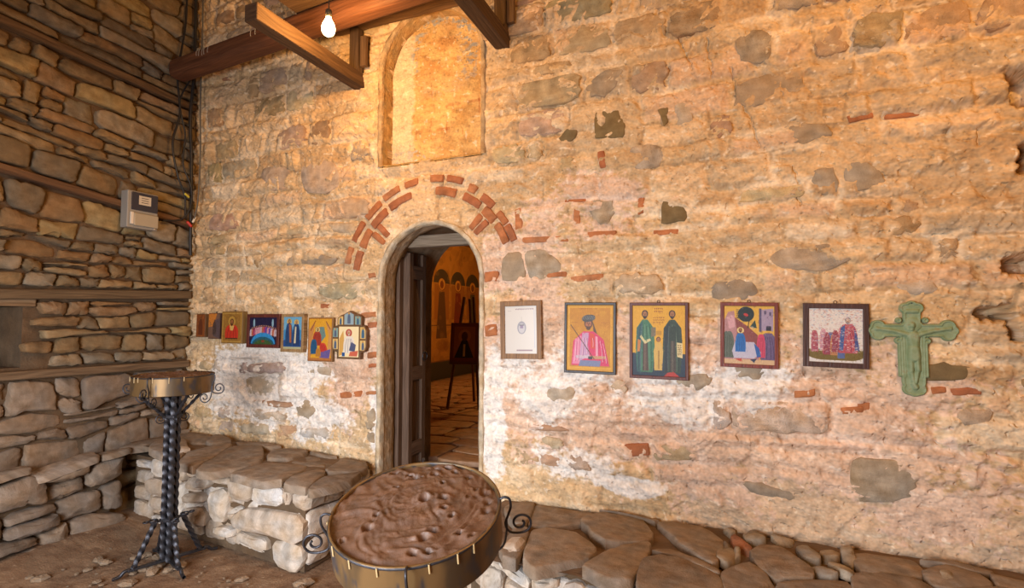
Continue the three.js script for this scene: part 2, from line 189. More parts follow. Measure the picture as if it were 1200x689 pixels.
const WF_STONE_PALE=[[[-2.952,2.642],[-2.597,2.619],[-2.576,2.378],[-2.921,2.391]],[[-3.36,2.655],[-3.053,2.64],[-3.031,2.44],[-3.327,2.455]],[[-0.506,2.459],[-0.315,2.444],[-0.303,2.306],[-0.493,2.307]],[[-0.243,2.668],[-0.152,2.663],[-0.15,2.518],[-0.222,2.519]],[[0.968,1.041],[1.106,1.065],[1.088,0.973],[0.981,0.972]],[[0.759,1.633],[0.908,1.645],[0.922,1.569],[0.774,1.572]],[[0.232,1.825],[0.518,1.831],[0.624,1.762],[0.44,1.685],[0.229,1.714]],[[-1.003,1.041],[-0.819,1.065],[-0.835,0.975],[-0.993,0.965]],[[-0.266,1.147],[-0.069,1.163],[-0.083,1.086],[-0.244,1.064]],[[0.038,1.248],[0.199,1.217],[0.177,1.142],[0.044,1.15]]];
const WF_BRICK=[[[0.583,2.47],[0.694,2.475],[0.696,2.444],[0.593,2.438]],[[0.739,2.451],[0.912,2.454],[0.918,2.432],[0.741,2.425]],[[-0.563,0.747],[-0.407,0.765],[-0.403,0.7],[-0.554,0.676]],[[-2.317,1.779],[-2.252,1.783],[-2.252,1.747],[-2.317,1.743]],[[-2.371,1.498],[-2.241,1.509],[-2.24,1.473],[-2.363,1.462]],[[-2.312,1.432],[-2.233,1.438],[-2.232,1.397],[-2.311,1.39]],[[-2.308,1.224],[-2.222,1.232],[-2.222,1.191],[-2.307,1.183]],[[-2.307,1.148],[-2.221,1.156],[-2.221,1.127],[-2.306,1.118]],[[-2.547,0.935],[-2.362,0.957],[-2.361,0.915],[-2.538,0.894]],[[-2.325,0.953],[-2.225,0.964],[-2.225,0.94],[-2.318,0.93]],[[-1.418,1.754],[-1.323,1.761],[-1.317,1.691],[-1.418,1.688]],[[-1.411,1.417],[-1.328,1.428],[-1.322,1.354],[-1.411,1.342]],[[-0.846,1.708],[-0.646,1.717],[-0.647,1.682],[-0.841,1.673]],[[-1.156,1.957],[-0.85,1.954],[-0.85,1.918],[-1.15,1.925]],[[-0.886,2.173],[-0.755,2.172],[-0.755,2.152],[-0.886,2.158]],[[0.876,1.137],[0.934,1.147],[0.936,1.116],[0.878,1.105]],[[0.946,1.136],[1.07,1.154],[1.063,1.115],[0.951,1.102]],[[-0.746,1.968],[-0.575,1.967],[-0.575,1.932],[-0.741,1.932]],[[-0.369,1.953],[-0.231,1.954],[-0.231,1.925],[-0.364,1.924]],[[0.312,1.092],[0.407,1.106],[0.406,1.072],[0.315,1.058]],[[0.514,1.02],[0.61,1.034],[0.609,1.001],[0.517,0.987]],[[0.586,1.041],[0.639,1.052],[0.638,1.011],[0.588,1.004]],[[-2.739,1.568],[-2.652,1.567],[-2.652,1.536],[-2.73,1.537]],[[-1.001,1.734],[-0.872,1.74],[-0.872,1.709],[-0.995,1.703]],[[-0.681,2.44],[-0.64,2.445],[-0.626,2.342],[-0.666,2.337]],[[-0.447,2.145],[-0.413,2.147],[-0.419,2.054],[-0.453,2.047]],[[-1.207,2.142],[-1.161,2.149],[-1.156,2.015],[-1.201,2.008]],[[-0.828,2.112],[-0.786,2.113],[-0.787,2.021],[-0.828,2.014]]];
const CRACKS=[[[-0.318,3.277],[-0.329,3.204],[-0.368,3.087]],[[-0.236,3.158],[-0.193,2.976],[-0.141,2.835]],[[0.055,2.817],[0.074,2.71],[0.098,2.636],[0.146,2.513],[0.183,2.361]],[[0.34,2.239],[0.357,2.148],[0.366,2.037]],[[-0.067,2.999],[-0.04,2.778]],[[1.1,2.332],[1.091,2.254]],[[-1.714,2.412],[-1.764,2.216],[-1.744,2.089]],[[-2.206,2.495],[-2.176,2.401]]];
const HOLES = [[[1.215, 2.575], [1.32, 2.567], [1.31, 2.40], [1.235, 2.42]], [[1.175, 1.725], [1.30, 1.734], [1.30, 1.655], [1.158, 1.662]], [[1.061, 1.5], [1.182, 1.515], [1.165, 1.45], [1.075, 1.455]], [[1.165, 1.47], [1.185, 1.47], [1.215, 1.36], [1.195, 1.36]], [[1.239, 2.235], [1.28, 2.233], [1.28, 2.117], [1.237, 2.118]]];
const DOOR = { x: -1.82, y: 1.715, r: .375 }, NICHE = { x0: -2.215, x1: -1.44, y0: 2.53, yc: 3.195, r: .3875, x: -1.8275, depth: .13 };

// ---------------------------------------------------------------- church wall: rough plaster over stone, with door arch and blind niche
const WX0 = -4.16, WX1 = 2.36, WY1 = 4.6;
const doorSdf = (x, y) => y > DOOR.y ? Math.hypot(x - DOOR.x, y - DOOR.y) - DOOR.r : Math.abs(x - DOOR.x) - DOOR.r;
const nicheSdf = (x, y) => y > NICHE.yc ? Math.hypot(x - NICHE.x, y - NICHE.yc) - NICHE.r : Math.max(Math.abs(x - NICHE.x) - NICHE.r, NICHE.y0 - y);
// coursed masonry that shows through the plaster
const rows = (() => {
  const r = rngOf(4242), out = []; let y = -.1;
  while (y < WY1 + .2) {
    const h = r() < .2 ? .045 + r() * .03 : .09 + r() * .12, xs = [WX0 - .2]; while (xs[xs.length - 1] < WX1 + .2) xs.push(xs[xs.length - 1] + (r() < .25 ? .08 + r() * .08 : .16 + r() * .34));
    out.push({ y, h, xs, c: xs.map(() => ({ tone: r(), amt: r(), rel: r(), exp: r(), sl: (r() - .5) * .5 })) }); y += h;
  }
  return out;
})();
const bend = (x, y) => .035 * noise(x * .9, y * .8) + .015 * noise(x * 3.1, y * 3.3);
const bendX = (x, y) => .03 * noise(x * 2.3 + 40, y * 3.7);
function cellAt(x, y) {
  const Y = y + bend(x, y), X = x + bendX(x, y); let a = 0, b = rows.length - 1; while (a < b) { const m = (a + b + 1) >> 1; if (rows[m].y <= Y) a = m; else b = m - 1; }
  const R = rows[a], v = Y - R.y; let k = 0; while (k < R.xs.length - 2 && R.xs[k + 1] + R.c[k + 1].sl * (v - R.h / 2) * .6 < X) k++;
  const l = X - R.xs[k] - R.c[k].sl * (v - R.h / 2) * .6, q = R.xs[k + 1] + R.c[k + 1].sl * (v - R.h / 2) * .6 - X;
  return { c: R.c[k], e: Math.min(v, R.h - v, l, q), v: v / R.h };
}
const FEATS = [...WF_STONE_DARK, ...WF_STONE_GREY, ...WF_STONE_PALE, ...WF_BRICK].map(p => ({ p, c: centre(p), R: Math.max(...p.map(q => Math.hypot(q[0] - centre(p)[0], q[1] - centre(p)[1]))) }));
const HUNG = [[-3.25, 1.37, 1.5, .34], [-2.5, 1.33, .8, .36], [-1.155, 1.39, .27, .36], [-.733, 1.346, .3, .42], [-.346, 1.336, .32, .42], [.108, 1.372, .28, .34], [.495, 1.374, .28, .32], [.81, 1.316, .36, .45]];   // where pictures hang
const inArch = (x, y) => { const q = Math.hypot(x - DOOR.x, y - DOOR.y); return y > 1.75 && q > .4 && q < .72; };
// 1 where the plaster lies even (over set stones, round the arch, low on the right), 0 where it is rough
function calm(x, y) {
  let k = smooth(.09, .02, Math.min(Math.abs(doorSdf(x, y)), Math.abs(nicheSdf(x, y))));
  if (nicheSdf(x, y) < 0) k = Math.max(k, .75);
  if (inArch(x, y)) k = Math.max(k, .8);
  for (const h of HUNG) { const d = Math.max(Math.abs(x - h[0]) - h[2] / 2, Math.abs(y - h[1]) - h[3] / 2); if (d < .04) k = Math.max(k, smooth(.04, 0, d) * .85); }
  for (const f of FEATS) { const d = Math.hypot(x - f.c[0], y - f.c[1]) - f.R; if (d < .05) k = Math.max(k, smooth(.05, 0, d) * .25); }
  return Math.max(k, .6 * smooth(.80, .6, y) * smooth(-.3, .3, x), .3 * smooth(.65, .45, y));
}
// coats of plaster that have flaked off one over another: [coat, place within it]
function coat(x, y) { const wx = x + .14 * fbm(x * 2.4, y * 2.4, 2), wy = y + .11 * fbm(x * 2.4 + 9, y * 2.4, 2), t = 3.6 * fbm(wx * 2.6 + 11 + wy * .8, wy * 4.6 + 2, 4) + 8, k = Math.floor(t); return [k, t - k]; }
function reliefAt(x, y) {
  const cl = calm(x, y), q = cellAt(x, y), rough = .35 + .65 * smooth(-.25, .25, fbm(x * 1.7 + 9, y * 1.7, 3));
  let h = .022 * fbm(x * .9, y * .9 + 3, 3) * (1 - .6 * cl);
  h += (1 - cl) * rough * (smooth(0, .04, q.e + .008 * noise(x * 30, y * 30)) * (.012 + .030 * q.c.rel) - .024);
  const warp = fbm(x * 2.5 + 7, y * 2.5, 2) * .5;
  h += (1 - .8 * cl) * (.020 * (Math.abs(fbm(x * 5 + y * 2 + warp * 9, y * 10 + warp * 14, 4)) * 2 - .35) + .011 * fbm(x * 20 + warp * 8, y * 24, 3));
  { const [k, f] = coat(x, y); h += (1 - .75 * cl) * .0085 * (k - 8 + smooth(0, .1, f)); }
  if (nicheSdf(x, y) < 0) h = h * .6 - NICHE.depth;
  for (const p of HOLES) if (Math.abs(x - p[0][0]) < .25 && Math.abs(y - p[0][1]) < .25) { const d = polyDist(p, x, y) + .012 * noise(x * 40, y * 40); h -= .14 * smooth(.012, -.012, d); }
  for (const c of CRACKS) for (let i = 0; i + 1 < c.length; i++) { const d = segDist(x + .012 * noise(x * 30, y * 30), y, c[i], c[i + 1]); if (d < .02) h -= .014 * smooth(.012, .001, d); }
  return h;
}
const TONES = [[.58, .42, .26], [.74, .60, .44], [.65, .44, .29], [.50, .33, .18], [.48, .39, .285], [.70, .50, .31]];
const WHITE = [.80, .755, .71];
const washBlobs = [[-3.3, .98, .75, .42, 1.05], [-2.75, .75, .4, .3, .75], [-1.36, .85, .12, .5, 1.05], [-1.0, 1.05, .5, .3, .75], [-.3, 1.05, .5, .3, .7], [.1, 1.1, .35, .22, .75], [-.85, .62, .5, .2, .6], [-.5, .52, .22, .06, 1.3], [-2.24, .75, .08, .4, .7], [.75, .95, .3, .12, .35]];
// pinkish tint laid in patches round the doorway and below the pictures
const pinkBlobs = [[-1.0, 1.1, .6, .5, 1], [-.2, 1.0, .7, .5, 1], [.5, .95, .6, .45, .85], [-1.2, 1.8, .45, .4, .7], [-2.45, 1.1, .4, .5, .7], [-.7, 2.1, .45, .3, .6], [.9, .6, .5, .3, .6]];
function wallColor(x, y) {
  const q = cellAt(x, y), n1 = fbm(x * 1.6, y * 1.6, 4), n2 = fbm(x * 7 + 3, y * 11, 4), n3 = noise(x * 70, y * 80), n4 = fbm(x * 26, y * 34 + 8, 3), wx = x + .16 * fbm(x * 2.2, y * 2.2, 3), wy = y + .13 * fbm(x * 2.2 + 9, y * 2.2, 3), st = fbm(wx * 5 + 20 + wy * 3, wy * 12, 4);
  let c = mix3([.64, .455, .27], [.51, .345, .18], smooth(-.3, .35, n1 + .35 * n2)); c = mix3(c, [.76, .61, .44], smooth(.02, .35, n2) * .7);
  const [ck] = coat(x, y), CT = [[.74, .55, .33], [.50, .33, .175], [.66, .46, .26], [.58, .415, .25], [.70, .50, .28]][((ck % 5) + 5) % 5]; c = mix3(c, CT, .45);
  const T = TONES[Math.floor(q.c.tone * TONES.length)], show = smooth(.004, .03, q.e + .02 * n4) * smooth(-.3, .2, fbm(x * 3.3 + 31, y * 3.9, 3) + (q.c.amt - .5) * .7);
  c = mix3(c, T, show * (.5 + .45 * q.c.amt)); c = mix3(c, [.82, .68, .51], .75 * smooth(.03, .006, q.e + .018 * n4) * smooth(.0, .25, fbm(x * 2.1 + 50, y * 2.6, 3))); c = mix3(c, [.34, .23, .13], .65 * smooth(.012, .002, q.e + .012 * n4) * smooth(-.05, .25, fbm(x * 2.9 + 80, y * 3.1, 3)));
  c = mix3(c, [.45, .36, .26], .55 * smooth(.12, .4, fbm(x * 2.3 + 60, y * 4.1, 4)) * (.4 + .6 * smooth(-.1, .2, n4)));
  let pk = 0; for (const b of pinkBlobs) { const a = (x - b[0]) / b[2], e = (y - b[1]) / b[3], g = b[4] * Math.exp(-(a * a + e * e)); if (g > pk) pk = g; }
  pk = smooth(.3, .55, pk + .5 * fbm(x * 3.3 + 70, y * 4.7, 4) + .3 * n4); c = mix3(c, mix3([.78, .60, .49], [.66, .45, .34], smooth(-.2, .3, n2)), pk * .5);
  // lime wash that survives in flakes low on the wall
  let w = 0; for (const b of washBlobs) { const a = (x - b[0]) / b[2], e = (y - b[1]) / b[3], g = b[4] * Math.exp(-(a * a + e * e)); if (g > w) w = g; }
  w = smooth(.42, .62, w + .38 * fbm(x * 4.5 + 2, y * 6, 4) + .22 * n4); c = mix3(c, WHITE, w * .9);
  // damp grey-tan plaster low on the right
  const lowR = smooth(.03, -.03, Math.max(y - .66, -.25 - x) + .22 * n1 + .14 * n2); c = mix3(c, mix3([.60, .44, .32], [.50, .40, .32], smooth(0, .3, n2)), lowR * .75);
  // narrow brown upright streak on the left
  const run = smooth(.05, .025, Math.abs(x + 3.105 + .012 * noise(y * 9, 2) - .02 * noise(y * 3, 8))) * smooth(1.16, 1.1, y + .03 * n2) * smooth(.5, .56, y); c = mix3(c, [.40, .27, .15], run * .55 * (.6 + .4 * smooth(-.2, .2, n4)));
  if (nicheSdf(x, y) < 0) c = nicheColor(x, y, n1, n2, n4);
  const pit = noise(wx * 31 + 5, wy * 37) + .5 * noise(x * 80, y * 70), fleck = noise(wx * 26, wy * 34 + 9) + .3 * noise(x * 70, y * 90); let m = 1 + .30 * n4 + .16 * n3 + .34 * st - .16 * smooth(.62, .85, pit) * (1 - lowR); if (fleck > .5) c = mix3(c, [.84, .74, .60], .55 * smooth(.5, .7, fleck)); if (n4 < -.32) m -= .16 * smooth(-.32, -.5, n4);
  return [c[0] * m, c[1] * m * (w > .5 ? .99 : .965), c[2] * m * (w > .5 || pk > .5 ? .97 : .89)];
}
// what is left of the painting in the niche: ochre ground, a faded robe, grey-blue remnants of a halo
function nicheColor(x, y, n1, n2, n4) {
  const u = (x - NICHE.x) / NICHE.r, v = (y - NICHE.y0) / 1.05; let c = mix3([.68, .45, .19], [.54, .32, .12], smooth(-.2, .3, n2));
  c = mix3(c, [.60, .38, .18], smooth(0, .35, fbm(x * 5, y * 5 + 70, 3)) * .5);
  const d = Math.hypot(u - .05, (v - .74) * 2.4); c = mix3(c, [.34, .33, .31], smooth(.16, .04, Math.abs(d - .62) + .12 * n2) * smooth(-.1, .15, n4 + n2 * .6) * (v > .66 ? 1 : .25));
  c = mix3(c, [.27, .28, .30], (u > .35 && u < .75 && v > .55) ? smooth(-.05, .2, n4 + .5 * n2) * .55 : 0);
  c = mix3(c, [.58, .28, .10], smooth(.42, .3, d) * smooth(-.2, .2, n2) * .5);
  const gx = Math.abs(((u * 3.1 + .07 * n1 + 5) % 1) - .5), gy = Math.abs(((v * 6.3 + .05 * n1) % 1) - .5);
  if (v < .52 && v > .18 && u > -.75) c = mix3(c, [.42, .17, .06], (smooth(.08, .02, gx) + smooth(.1, .03, gy)) * .6 * smooth(0, .25, fbm(x * 9, y * 7 + 4, 3)));
  if (u < -.5) c = mix3(c, [.70, .58, .42], smooth(-.5, -.62, u + .2 * n2) * .8);
  if (v < .12) c = mix3(c, [.46, .42, .36], smooth(.0, .25, n2 + n4) * smooth(.1, -.3, u));
  return c;
}
console.log('wall textures');
const TW = 2048, TH = 1446, PX = (WX1 - WX0) / TW;
const wallMap = dataTex(TW, TH, (i, j) => { const c = wallColor(WX0 + (i + .5) * PX, (j + .5) / TH * WY1); return [toS(clamp(c[0])), toS(clamp(c[1])), toS(clamp(c[2]))]; }, true);
const wallBump = dataTex(TW, TH, (i, j) => {
  const x = WX0 + (i + .5) * PX, y = (j + .5) / TH * WY1; const [ck, cf] = coat(x, y); let v = .5 + .07 * (ck - 8 + smooth(0, .07, cf)) + .22 * fbm(x * 45, y * 60, 3) + .16 * fbm(x * 14 + 3 * noise(x * 4, y * 4), y * 24 + 5, 3); const s = noise(x * 31 + 3, y * 37) + .5 * noise(x * 80, y * 70); if (s > .6) v -= .3 * smooth(.6, .85, s);
  for (const c of CRACKS) for (let k = 0; k + 1 < c.length; k++) { const dx = Math.abs(x - c[k][0]); if (dx > .2) continue; const d = segDist(x + .012 * noise(x * 30, y * 30), y, c[k], c[k + 1]); if (d < .006) v = Math.min(v, .05 + d * 60); }
  return [v, v, v];
}, false);
wallMap.wrapS = wallMap.wrapT = wallBump.wrapS = wallBump.wrapT = THREE.ClampToEdgeWrapping;
const PLASTER = new THREE.MeshStandardMaterial({ map: wallMap, bumpMap: wallBump, bumpScale: .018, roughness: .97 });
const wallUV = (x, y) => [(x - WX0) / (WX1 - WX0), y / WY1];
const wallBack = struct('wall_back', 'tall church wall of patchy buff plaster over rough stone, with an arched doorway');
const GD = .0108;
console.log('wall relief');
part('plaster', sheet(WX0, 0, Math.floor((WX1 - WX0) / GD), Math.floor(WY1 / GD), GD, (x, y) => Math.min(doorSdf(x, y), nicheSdf(x, y)) - .006 * noise(x * 9, y * 9), reliefAt, wallUV), PLASTER, wallBack);
part('niche_plaster', sheet(-2.26, 2.48, 82, 108, .0108, (x, y) => .02 - nicheSdf(x, y), (x, y) => reliefAt(NICHE.x + (x - NICHE.x) * .93, clamp(y, NICHE.y0 + .02, 3.55)), wallUV), PLASTER, wallBack);
{ // masonry core behind the plaster, open at the door
  const s = new THREE.Shape(); s.moveTo(-5.1, 0); s.lineTo(2.9, 0); s.lineTo(2.9, 4.7); s.lineTo(-5.1, 4.7); s.closePath();
  const h = new THREE.Path(); h.moveTo(DOOR.x - .4, .001); h.lineTo(DOOR.x - .4, DOOR.y); h.absarc(DOOR.x, DOOR.y, .4, Math.PI, 0, true); h.lineTo(DOOR.x + .4, .001); h.closePath(); s.holes.push(h);
  const g = new THREE.ExtrudeGeometry(s, { depth: .54, bevelEnabled: false, curveSegments: 24 }); g.translate(0, 0, -.7); part('masonry_core', g, rockMat(.42, .31, .20), wallBack);
}
function archPath(cx, r, y0, yc, n, sill) { const path = []; if (sill) for (let k = 0; k < 16; k++) path.push([cx + r - 2 * r * k / 16, y0, 0, 1]); for (let k = 0; k <= n; k++) path.push([cx - r, y0 + (yc - y0) * k / n, 1, 0]); for (let k = 1; k < 40; k++) { const a = Math.PI - Math.PI * k / 40; path.push([cx + r * Math.cos(a), yc + r * Math.sin(a), -Math.cos(a), -Math.sin(a)]); } for (let k = n; k >= 0; k--) path.push([cx + r, y0 + (yc - y0) * k / n, -1, 0]); return path; }
function sweepArch(path, prof) { const pos = [], uv = [], idx = [], m = prof.length, run = [0], across = [0]; for (let i = 1; i < path.length; i++) run.push(run[i - 1] + Math.hypot(path[i][0] - path[i - 1][0], path[i][1] - path[i - 1][1])); for (let k = 1; k < m; k++) across.push(across[k - 1] + Math.hypot(prof[k][0] - prof[k - 1][0], prof[k][1] - prof[k - 1][1])); path.forEach(([x, y, nx, ny], i) => prof.forEach(([o, z, j], k) => { const w = j * (noise(i * .35, k * 3.1 + z * 9) + .5 * noise(i * 1.1, k * 2 + 30)); pos.push(x - nx * (o + w), y - ny * (o + w), z + w * .6); uv.push(run[i] / .5, across[k] / .5); })); for (let i = 0; i + 1 < path.length; i++) for (let k = 0; k + 1 < m; k++) { const a = i * m + k, b = a + m; idx.push(a, a + 1, b, b, a + 1, b + 1); } const g = new THREE.BufferGeometry(); g.setAttribute('position', new THREE.Float32BufferAttribute(pos, 3)); g.setAttribute('uv', new THREE.Float32BufferAttribute(uv, 2)); g.setIndex(idx); g.computeVertexNormals(); return g; }
{ // plastered reveal of the doorway with its cream lip, and the edge of the niche
  const path = archPath(DOOR.x, DOOR.r, .02, DOOR.y, 34, false), np = archPath(NICHE.x, NICHE.r, NICHE.y0, NICHE.yc, 22, true);
  part('reveal', sweepArch(path, [[.0, -.01, .006], [.0, -.05, .007], [-.002, -.09, .008], [0, -.125, .008], [.0, -.155, .006], [.03, -.175, 0]]), rockMat(.58, .44, .30, .97, .014), wallBack);
  part('arch_lip', sweepArch(path, [[.032, -.02, .003], [.03, .008, .008], [.021, .015, .008], [.008, .014, .008], [-.004, .004, .005], [-.004, -.03, .003]]), rockMat(.76, .64, .47, .95, .010), wallBack);
  part('niche_reveal', sweepArch(np, [[.012, .002, .004], [.0, -.004, .005], [-.002, -.04, .006], [0, -.08, .006], [.0, -.12, .006], [.012, -.15, 0]]), rockMat(.68, .46, .21, .97, .012), wallBack);
  part('niche_lip', sweepArch(archPath(NICHE.x, NICHE.r, NICHE.y0 - .01, NICHE.yc, 22, false), [[.032, -.02, .004], [.03, .004, .008], [.018, .008, .008], [.006, .007, .007], [-.003, .0, .004], [-.003, -.02, .002]]), rockMat(.62, .44, .255, .97, .014), wallBack);
}
{ // stones and bricks that stand clear of the plaster
  const r = rngOf(99), dark = [[.27, .19, .085], [.24, .17, .08]].map(c => rockMat(...c, 1, .003)), grey = [[.46, .365, .26], [.41, .33, .245], [.50, .405, .295]].map(c => rockMat(...c)), pale = [[.66, .54, .41], [.62, .47, .34], [.70, .57, .44], [.55, .43, .31], [.50, .41, .31], [.68, .50, .36]].map(c => rockMat(...c, .97, .01));
  const meanRelief = p => { const c = centre(p); let z = reliefAt(c[0], c[1]), n = 1; for (const q of p) for (const k of [.3, .75]) { z += reliefAt(q[0] * k + c[0] * (1 - k), q[1] * k + c[1] * (1 - k)); n++; } return z / n; };
  const cache = new Map(), toneMat = c => { const q = c.map(v => Math.round(clamp(v, .08, .85) * 24) / 24), k = q.join(); if (!cache.has(k)) cache.set(k, rockMat(...q, .97, .012)); return cache.get(k); }, oldBricks = [[.58, .29, .16], [.54, .33, .21], [.62, .36, .22]].map(c => rockMat(...c, .97, .008));
  const set = (P, mats, name, lift, o = {}) => { for (const p of P) { const c = centre(p); part(name, stoneGeo(p, atZ(0), r, { depth: .05, bev: .006, bulge: .004, jit: .002, lift: meanRelief(p) + lift, tilt: .02, ...o }), pick(mats, r), wallBack); } };
  set(WF_STONE_DARK, dark, 'stone', .008, { bulge: 0, jit: .001, ragged: .006, round: .08 }); set(WF_STONE_GREY, grey, 'stone', .005, { ragged: .012, round: .15, bulge: .006 }); set(WF_STONE_PALE, pale, 'stone', .004, { bulge: .008, ragged: .014 }); set(WF_BRICK, BRICKS, 'brick', .005, { bulge: .001, round: .06, ragged: .004 });
  // arch of two rings of thin bricks laid along the curve, with a few radial ones under it
  const arc = (rad, th, a0, a1) => { const p = [], n = 3; for (let k = 0; k <= n; k++) { const a = a0 + (a1 - a0) * k / n; p.push([DOOR.x + (rad - th / 2) * Math.cos(a), DOOR.y + (rad - th / 2) * Math.sin(a)]); } for (let k = n; k >= 0; k--) { const a = a0 + (a1 - a0) * k / n; p.push([DOOR.x + (rad + th / 2) * Math.cos(a), DOOR.y + (rad + th / 2) * Math.sin(a)]); } return p; };
  const D = Math.PI / 180;
  for (const [rad, th, list] of [[.597, .052, [[172, 158], [156, 142], [140, 124], [122, 103], [86, 70], [65, 51], [48, 37], [35, 21]]], [.663, .048, [[169, 158], [155, 141], [139, 125], [123, 110], [107, 97], [90, 81], [79, 68], [64, 58], [54, 44], [40, 31], [31, 20]]]])
    for (const [a, b] of list) { const p = arc(rad + (rad > .63 && a > 70 ? .018 : rad > .63 && a < 60 ? -.012 : 0) + (r() - .5) * .008, th * (.9 + r() * .25), (b + .4) * D, (a - .4) * D), c = centre(p); part('brick', stoneGeo(p, atZ(0), r, { depth: .05, bev: .005, bulge: .001, jit: .0015, lift: meanRelief(p) + .014, tilt: .02, round: .08, ragged: .003 }), pick(BRICKS, r), wallBack); }
  for (const [a, rad] of [[136, .505], [143, .50], [46.5, .50], [40.5, .50]]) { const ca = Math.cos(a * D), sa = Math.sin(a * D), q = (s, t) => [DOOR.x + (rad + s) * ca - t * sa, DOOR.y + (rad + s) * sa + t * ca]; const p = [q(-.055, -.02), q(.06, -.022), q(.06, .022), q(-.055, .02)], c = centre(p); part('brick', stoneGeo(p, atZ(0), r, { depth: .05, bev: .005, bulge: .001, jit: .0015, lift: meanRelief(p) + .013, round: .08, ragged: .003 }), pick(BRICKS, r), wallBack); }
  // stones that the plaster leaves bare
  let count = 0;
  for (const R of rows) for (let k = 0; k + 1 < R.xs.length; k++) {
    const C = R.c[k]; if (C.exp < .32 || (R.h < .08 && C.amt <= .35) || (R.xs[k + 1] - R.xs[k]) > R.h * 3.6 && R.h >= .08) continue; const X0 = R.xs[k] + .012, X1 = R.xs[k + 1] - .012, Y0 = R.y + .012, Y1 = R.y + R.h - .012; if (X1 - X0 < .06) continue;
    const w = (X, Y) => { const v = Y - R.y - R.h / 2, s = (X - X0) / (X1 - X0), x = X + (C.sl * (1 - s) + R.c[k + 1].sl * s) * v * .6; return [x - bendX(x, Y), Y - bend(x, Y)]; };
    const cx = (X0 + X1) / 2, cy = (Y0 + Y1) / 2, jj = () => (r() - .5) * .02; const p = [w(X0, Y0 + .02 * r()), w(cx + jj() * 3, Y0), w(X1, Y0 + .02 * r()), w(X1 + jj(), cy), w(X1 - .03 * r(), Y1 - .02 * r()), w(cx + jj() * 3, Y1), w(X0 + .03 * r(), Y1 - .02 * r()), w(X0 + jj(), cy)], c = centre(p);
    if (c[0] < -4.0 || c[0] > 1.9 || c[1] < .5 || c[1] > 4.2 || doorSdf(...c) < .2 || nicheSdf(...c) < .16 || inArch(...c) || HUNG.some(h => Math.abs(c[0] - h[0]) < h[2] / 2 + .09 && Math.abs(c[1] - h[1]) < h[3] / 2 + .05) || FEATS.some(f => Math.hypot(c[0] - f.c[0], c[1] - f.c[1]) < f.R + .1) || (c[0] > -.1 && c[1] < .85)) continue;
    if (HOLES.some(h => p.some(q => polyDist(h, q[0], q[1]) < .05))) continue;
        const t = Math.floor(C.tone * TONES.length), thin = R.h < .08 && C.amt > .35; part(thin ? 'brick' : 'stone', stoneGeo(p, atZ(0), r, { depth: .05, bev: .008, bulge: thin ? .002 : .008, jit: .005, lift: meanRelief(p) + (thin ? .002 : .0) + .004 * (r() - .5), tilt: .06, ragged: thin ? .006 : .014 }), thin ? pick(oldBricks, r) : toneMat(mix3(wallColor(c[0], c[1] + R.h * .6), TONES[t].map(v => v * (.85 + .2 * r())), .3 + .3 * r())), wallBack); count++;
  }
  console.log('bare stones', count);
}

